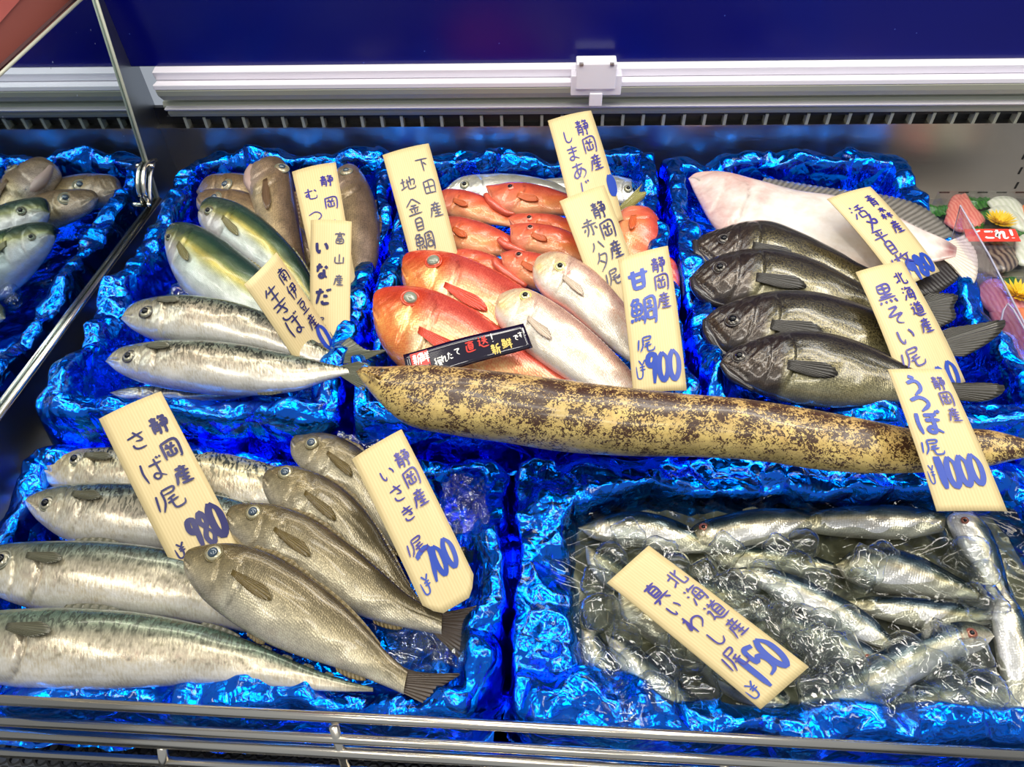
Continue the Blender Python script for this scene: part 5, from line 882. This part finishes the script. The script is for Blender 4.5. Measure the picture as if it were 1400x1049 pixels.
# ================================================================ sashimi packs
def gran(name, a, b, sc_, rough=.3):
    m = mat(name, a, rough, Coat_Weight=.4); k = N(m); g = k.n('ShaderNodeNewGeometry').outputs['Position']
    n = k.n('ShaderNodeTexWave', {'Vector': g, 'Scale': sc_, 'Distortion': 4., 'Detail': 2.}).outputs['Fac']; k.set('Base Color', k.mix(n, L4(a), L4(b))); return m
M_TUNA = gran('tuna_flesh', (222, 112, 100), (236, 150, 130), 60.); M_WHITEF = gran('white_flesh', (214, 216, 190), (236, 234, 216), 40.); M_PINK = gran('pink_flesh', (206, 120, 126), (226, 156, 158), 50.)
M_DARKF = gran('silver_skin_flesh', (60, 48, 44), (150, 130, 110), 40.); M_LEAF = gran('shiso_leaf', (30, 84, 28), (64, 122, 44), 70.); M_YEL = mat('chrysanthemum_yellow', (244, 206, 34), .5); M_ORG = mat('salmon_flesh', (240, 140, 90), .3)
YP = None
def slab(name, pts, z, th, m, root, bulge=.004):
    p = np.array([P(*q, z) for q in catmull(pts + [pts[0]], 28)[:-1]]); c = p.mean(0); n = len(p); V = []
    for k_, zz in ((1., 0), (1.02, th * .5), (.93, th), (.5, th + bulge)): V += [c + (q - c) * k_ + np.array((0, 0, zz)) for q in p]
    V.append(c + np.array((0, 0, th + bulge * 1.1))); f = [tuple(q) for q in grid_faces(4, n, True)] + [(3 * n + i, 3 * n + (i + 1) % n, 4 * n) for i in range(n)]
    return child(name, pymesh(name, V, f), root, m)
def leaf(name, x, y, z, r, root, seed):
    rg = np.random.RandomState(seed); c = P(x, y, z + .006); V = [c]; n = 36; a0 = rg.rand() * 6
    for k_ in (.5, 1.):
        for i in range(n):
            t = 2 * math.pi * i / n; rr = r * k_ * (1 + (.14 if i % 2 else -.1) * k_) * (1 + .25 * math.cos(t - a0)); V.append(c + np.array((rr * math.cos(t), rr * math.sin(t), .004 * math.sin(3 * t) * k_ - .003 * k_)))
    return child(name, pymesh(name, V, [(0, 1 + i, 1 + (i + 1) % n) for i in range(n)] + [(1 + i, 1 + n + i, 1 + n + (i + 1) % n, 1 + (i + 1) % n) for i in range(n)]), root, M_LEAF)
def flower(label, x, y, z, r, seed):
    c = P(x, y, z); root = tag(empty('chrysanthemum', c), label, 'flower', None); rg = np.random.RandomState(seed)
    for ring, nn in ((1., 18), (.75, 15), (.5, 11), (.25, 6)):
        for i in range(nn):
            t = 2 * math.pi * (i + rg.rand() * .5) / nn; d = np.array((math.cos(t), math.sin(t), .35 + (1 - ring) * 1.2)); s_ = np.array((-math.sin(t), math.cos(t), 0)); R_ = r * ring
            V = [c + d * R_ * .15 - s_ * .0008, c + d * R_ * .15 + s_ * .0008, c + d * R_ * .7 + s_ * .0022, c + d * R_ * 1.0 + np.array((0, 0, .0015)), c + d * R_ * .7 - s_ * .0022, c + d * R_ * .6 - np.array((0, 0, .0012))]
            child('petal', pymesh('petal', V, [(0, 1, 5), (1, 2, 5), (2, 3, 5), (3, 4, 5), (4, 0, 5)]), root, M_YEL)
ZP = -.012
p1 = tag(empty('sashimi_pack', P(1370, 330, ZP)), 'clear boxed sashimi of pink and white slices with a red label', 'sashimi pack')
for nm, pts, m in (('tuna_slice', [(1290, 305), (1298, 275), (1312, 268), (1325, 285), (1330, 310), (1312, 318)], M_TUNA), ('tuna_slice', [(1305, 290), (1316, 266), (1330, 285), (1346, 304), (1332, 312), (1318, 300)], M_TUNA),
                   ('white_fish_slice', [(1349, 278), (1362, 271), (1385, 274), (1402, 292), (1402, 306), (1378, 296), (1360, 290)], M_WHITEF), ('white_fish_slice', [(1350, 289), (1372, 280), (1395, 300), (1404, 318), (1380, 312), (1358, 300)], M_WHITEF), ('salmon_slice', [(1396, 284), (1412, 280), (1414, 296), (1400, 298)], M_ORG),
                   ('dark_fish_slice', [(1345, 334), (1365, 332), (1382, 340), (1388, 358), (1370, 364), (1352, 358)], M_DARKF), ('dark_fish_slice', [(1352, 352), (1372, 346), (1392, 360), (1378, 372), (1360, 370)], M_DARKF), ('white_fish_slice', [(1386, 330), (1402, 322), (1412, 340), (1408, 362), (1390, 360)], M_WHITEF)): ZQ = globals().get('ZQ', ZP) + .0011; slab(nm, pts, ZQ, .005, m, p1, .002)
for i, (x, y, r) in enumerate([(1286, 285, .016), (1342, 276, .018), (1336, 308, .014), (1400, 316, .016), (1345, 292, .014)]): leaf('shiso_leaf', x, y, ZP, r, p1, i)
def pack_shell(root, pts, z0, z1, m):
    lo = [P(*q, z0) for q in pts]; hi = [q + np.array((0, 0, z1 - z0)) for q in lo]; n = len(lo)
    mb = MB().add(lo + hi, [tuple(range(n, 2 * n))] + [(i, (i + 1) % n, n + (i + 1) % n, n + i) for i in range(n)]); o = child('clear_lid', mb.me('clear_lid'), root, m, False); bevel(o, .002)
    child('pack_tray', MB().add(lo + [q - np.array((0, 0, .004)) for q in lo], [tuple(range(n)), tuple(range(n, 2 * n))[::-1]] + [(i, (i + 1) % n, n + (i + 1) % n, n + i) for i in range(n)]).me('pack_tray'), root, mat('white_pack_tray', (120, 116, 100), .3), False)
M_LID = clear('clear_pack_lid', (.95, .96, .96), 1.5, .05, 20., .03, .0, (.02, .9))
pack_shell(p1, [(1272, 282), (1440, 282), (1470, 392), (1318, 392)], ZP - .004, ZP + .024, M_LID)
flower('yellow flower on the pack with the red label', 1366, 305, ZP + .010, .022, 3)
lp = Patch([(1318, 313), (1388, 313), (1396, 330), (1322, 330)], (ZP + .0275, ZP + .0275), 0, 0)
child('red_label', MB().add([lp.at(np.array(a), np.array(b), o_) for o_ in (0, -.0006) for a, b in ((0, 0), (1, 0), (1, 1), (0, 1))], [(0, 1, 2, 3), (7, 6, 5, 4), (0, 4, 5, 1), (1, 5, 6, 2), (2, 6, 7, 3), (3, 7, 4, 0)]).me('red_label'), p1, mat('red_label_paper', (226, 66, 50), .3), False)
st = []
for ch, u, v, sx, sy in (('゛', .20, .05, .12, .5), ('こ', .32, .12, .24, .72), ('れ', .56, .08, .24, .8), ('!', .80, .08, .16, .8)): st += letter(ch, u * lp.w, v * lp.h, sx * lp.w, sy * lp.h, .10 * lp.h * 1.5)
child('label_lettering', ink_mesh('label_lettering', lp, st, .0005), p1, mat('white_label_print', (246, 240, 236), .3), False)
p2 = tag(empty('sashimi_pack', P(1380, 440, ZP)), 'nearer boxed sashimi with broad pink slices', 'sashimi pack')
for nm, pts, m in (('pink_fish_slice', [(1330, 402), (1350, 384), (1378, 392), (1402, 420), (1408, 455), (1380, 450), (1350, 425)], M_PINK), ('pink_fish_slice', [(1352, 430), (1380, 430), (1412, 460), (1420, 510), (1392, 500), (1370, 465)], M_PINK), ('salmon_slice', [(1388, 425), (1412, 425), (1416, 450), (1398, 445)], M_ORG)): ZQ += .0011; slab(nm, pts, ZQ - .006, .006, m, p2, .002)
leaf('shiso_leaf', 1378, 384, ZP, .014, p2, 8); leaf('shiso_leaf', 1398, 412, ZP, .014, p2, 9)
flower('yellow flower on the pack of broad pink slices', 1392, 404, ZP + .011, .024, 5)
pack_shell(p2, [(1330, 398), (1470, 398), (1520, 545), (1420, 560)], ZP - .004, ZP + .022, M_LID)
# acrylic dividers
def divider(label, pts, zs):
    p = [P(*q, z) for q, z in zip(pts, zs)]; n = len(p); nn = nz(np.cross(p[1] - p[0], p[2] - p[0])) * .0012; root = tag(empty('acrylic_divider', min(p, key=lambda q: q[2])), label, 'divider')
    child('acrylic_sheet', MB().add(p + [q + nn for q in p], [tuple(range(n)), tuple(range(n, 2 * n))[::-1]] + [(i, (i + 1) % n, n + (i + 1) % n, n + i) for i in range(n)]).me('acrylic_sheet'), root, M_ACRYL, False)
    k = [i for i in range(n)]; child('sheet_edge', MB().tube([p[i] for i in k[:-1]], .0011, 6).me('sheet_edge'), root, M_EDGE)
M_EDGE = mat('acrylic_edge', (196, 196, 214), .15, Alpha=.6)
divider('tall clear wedge divider between the flounder tray and the sashimi', [(1296, 345), (1313, 281), (1352, 348), (1420, 480), (1440, 560), (1330, 420)], (.03, .085, .07, .04, -.02, -.01))
divider('second smaller clear divider beside the nearer sashimi', [(1362, 470), (1372, 424), (1378, 415), (1386, 424), (1440, 520), (1400, 540)], (.02, .05, .055, .055, .03, -.01))
# things beyond the case seen only as reflections in the rear steel are left out
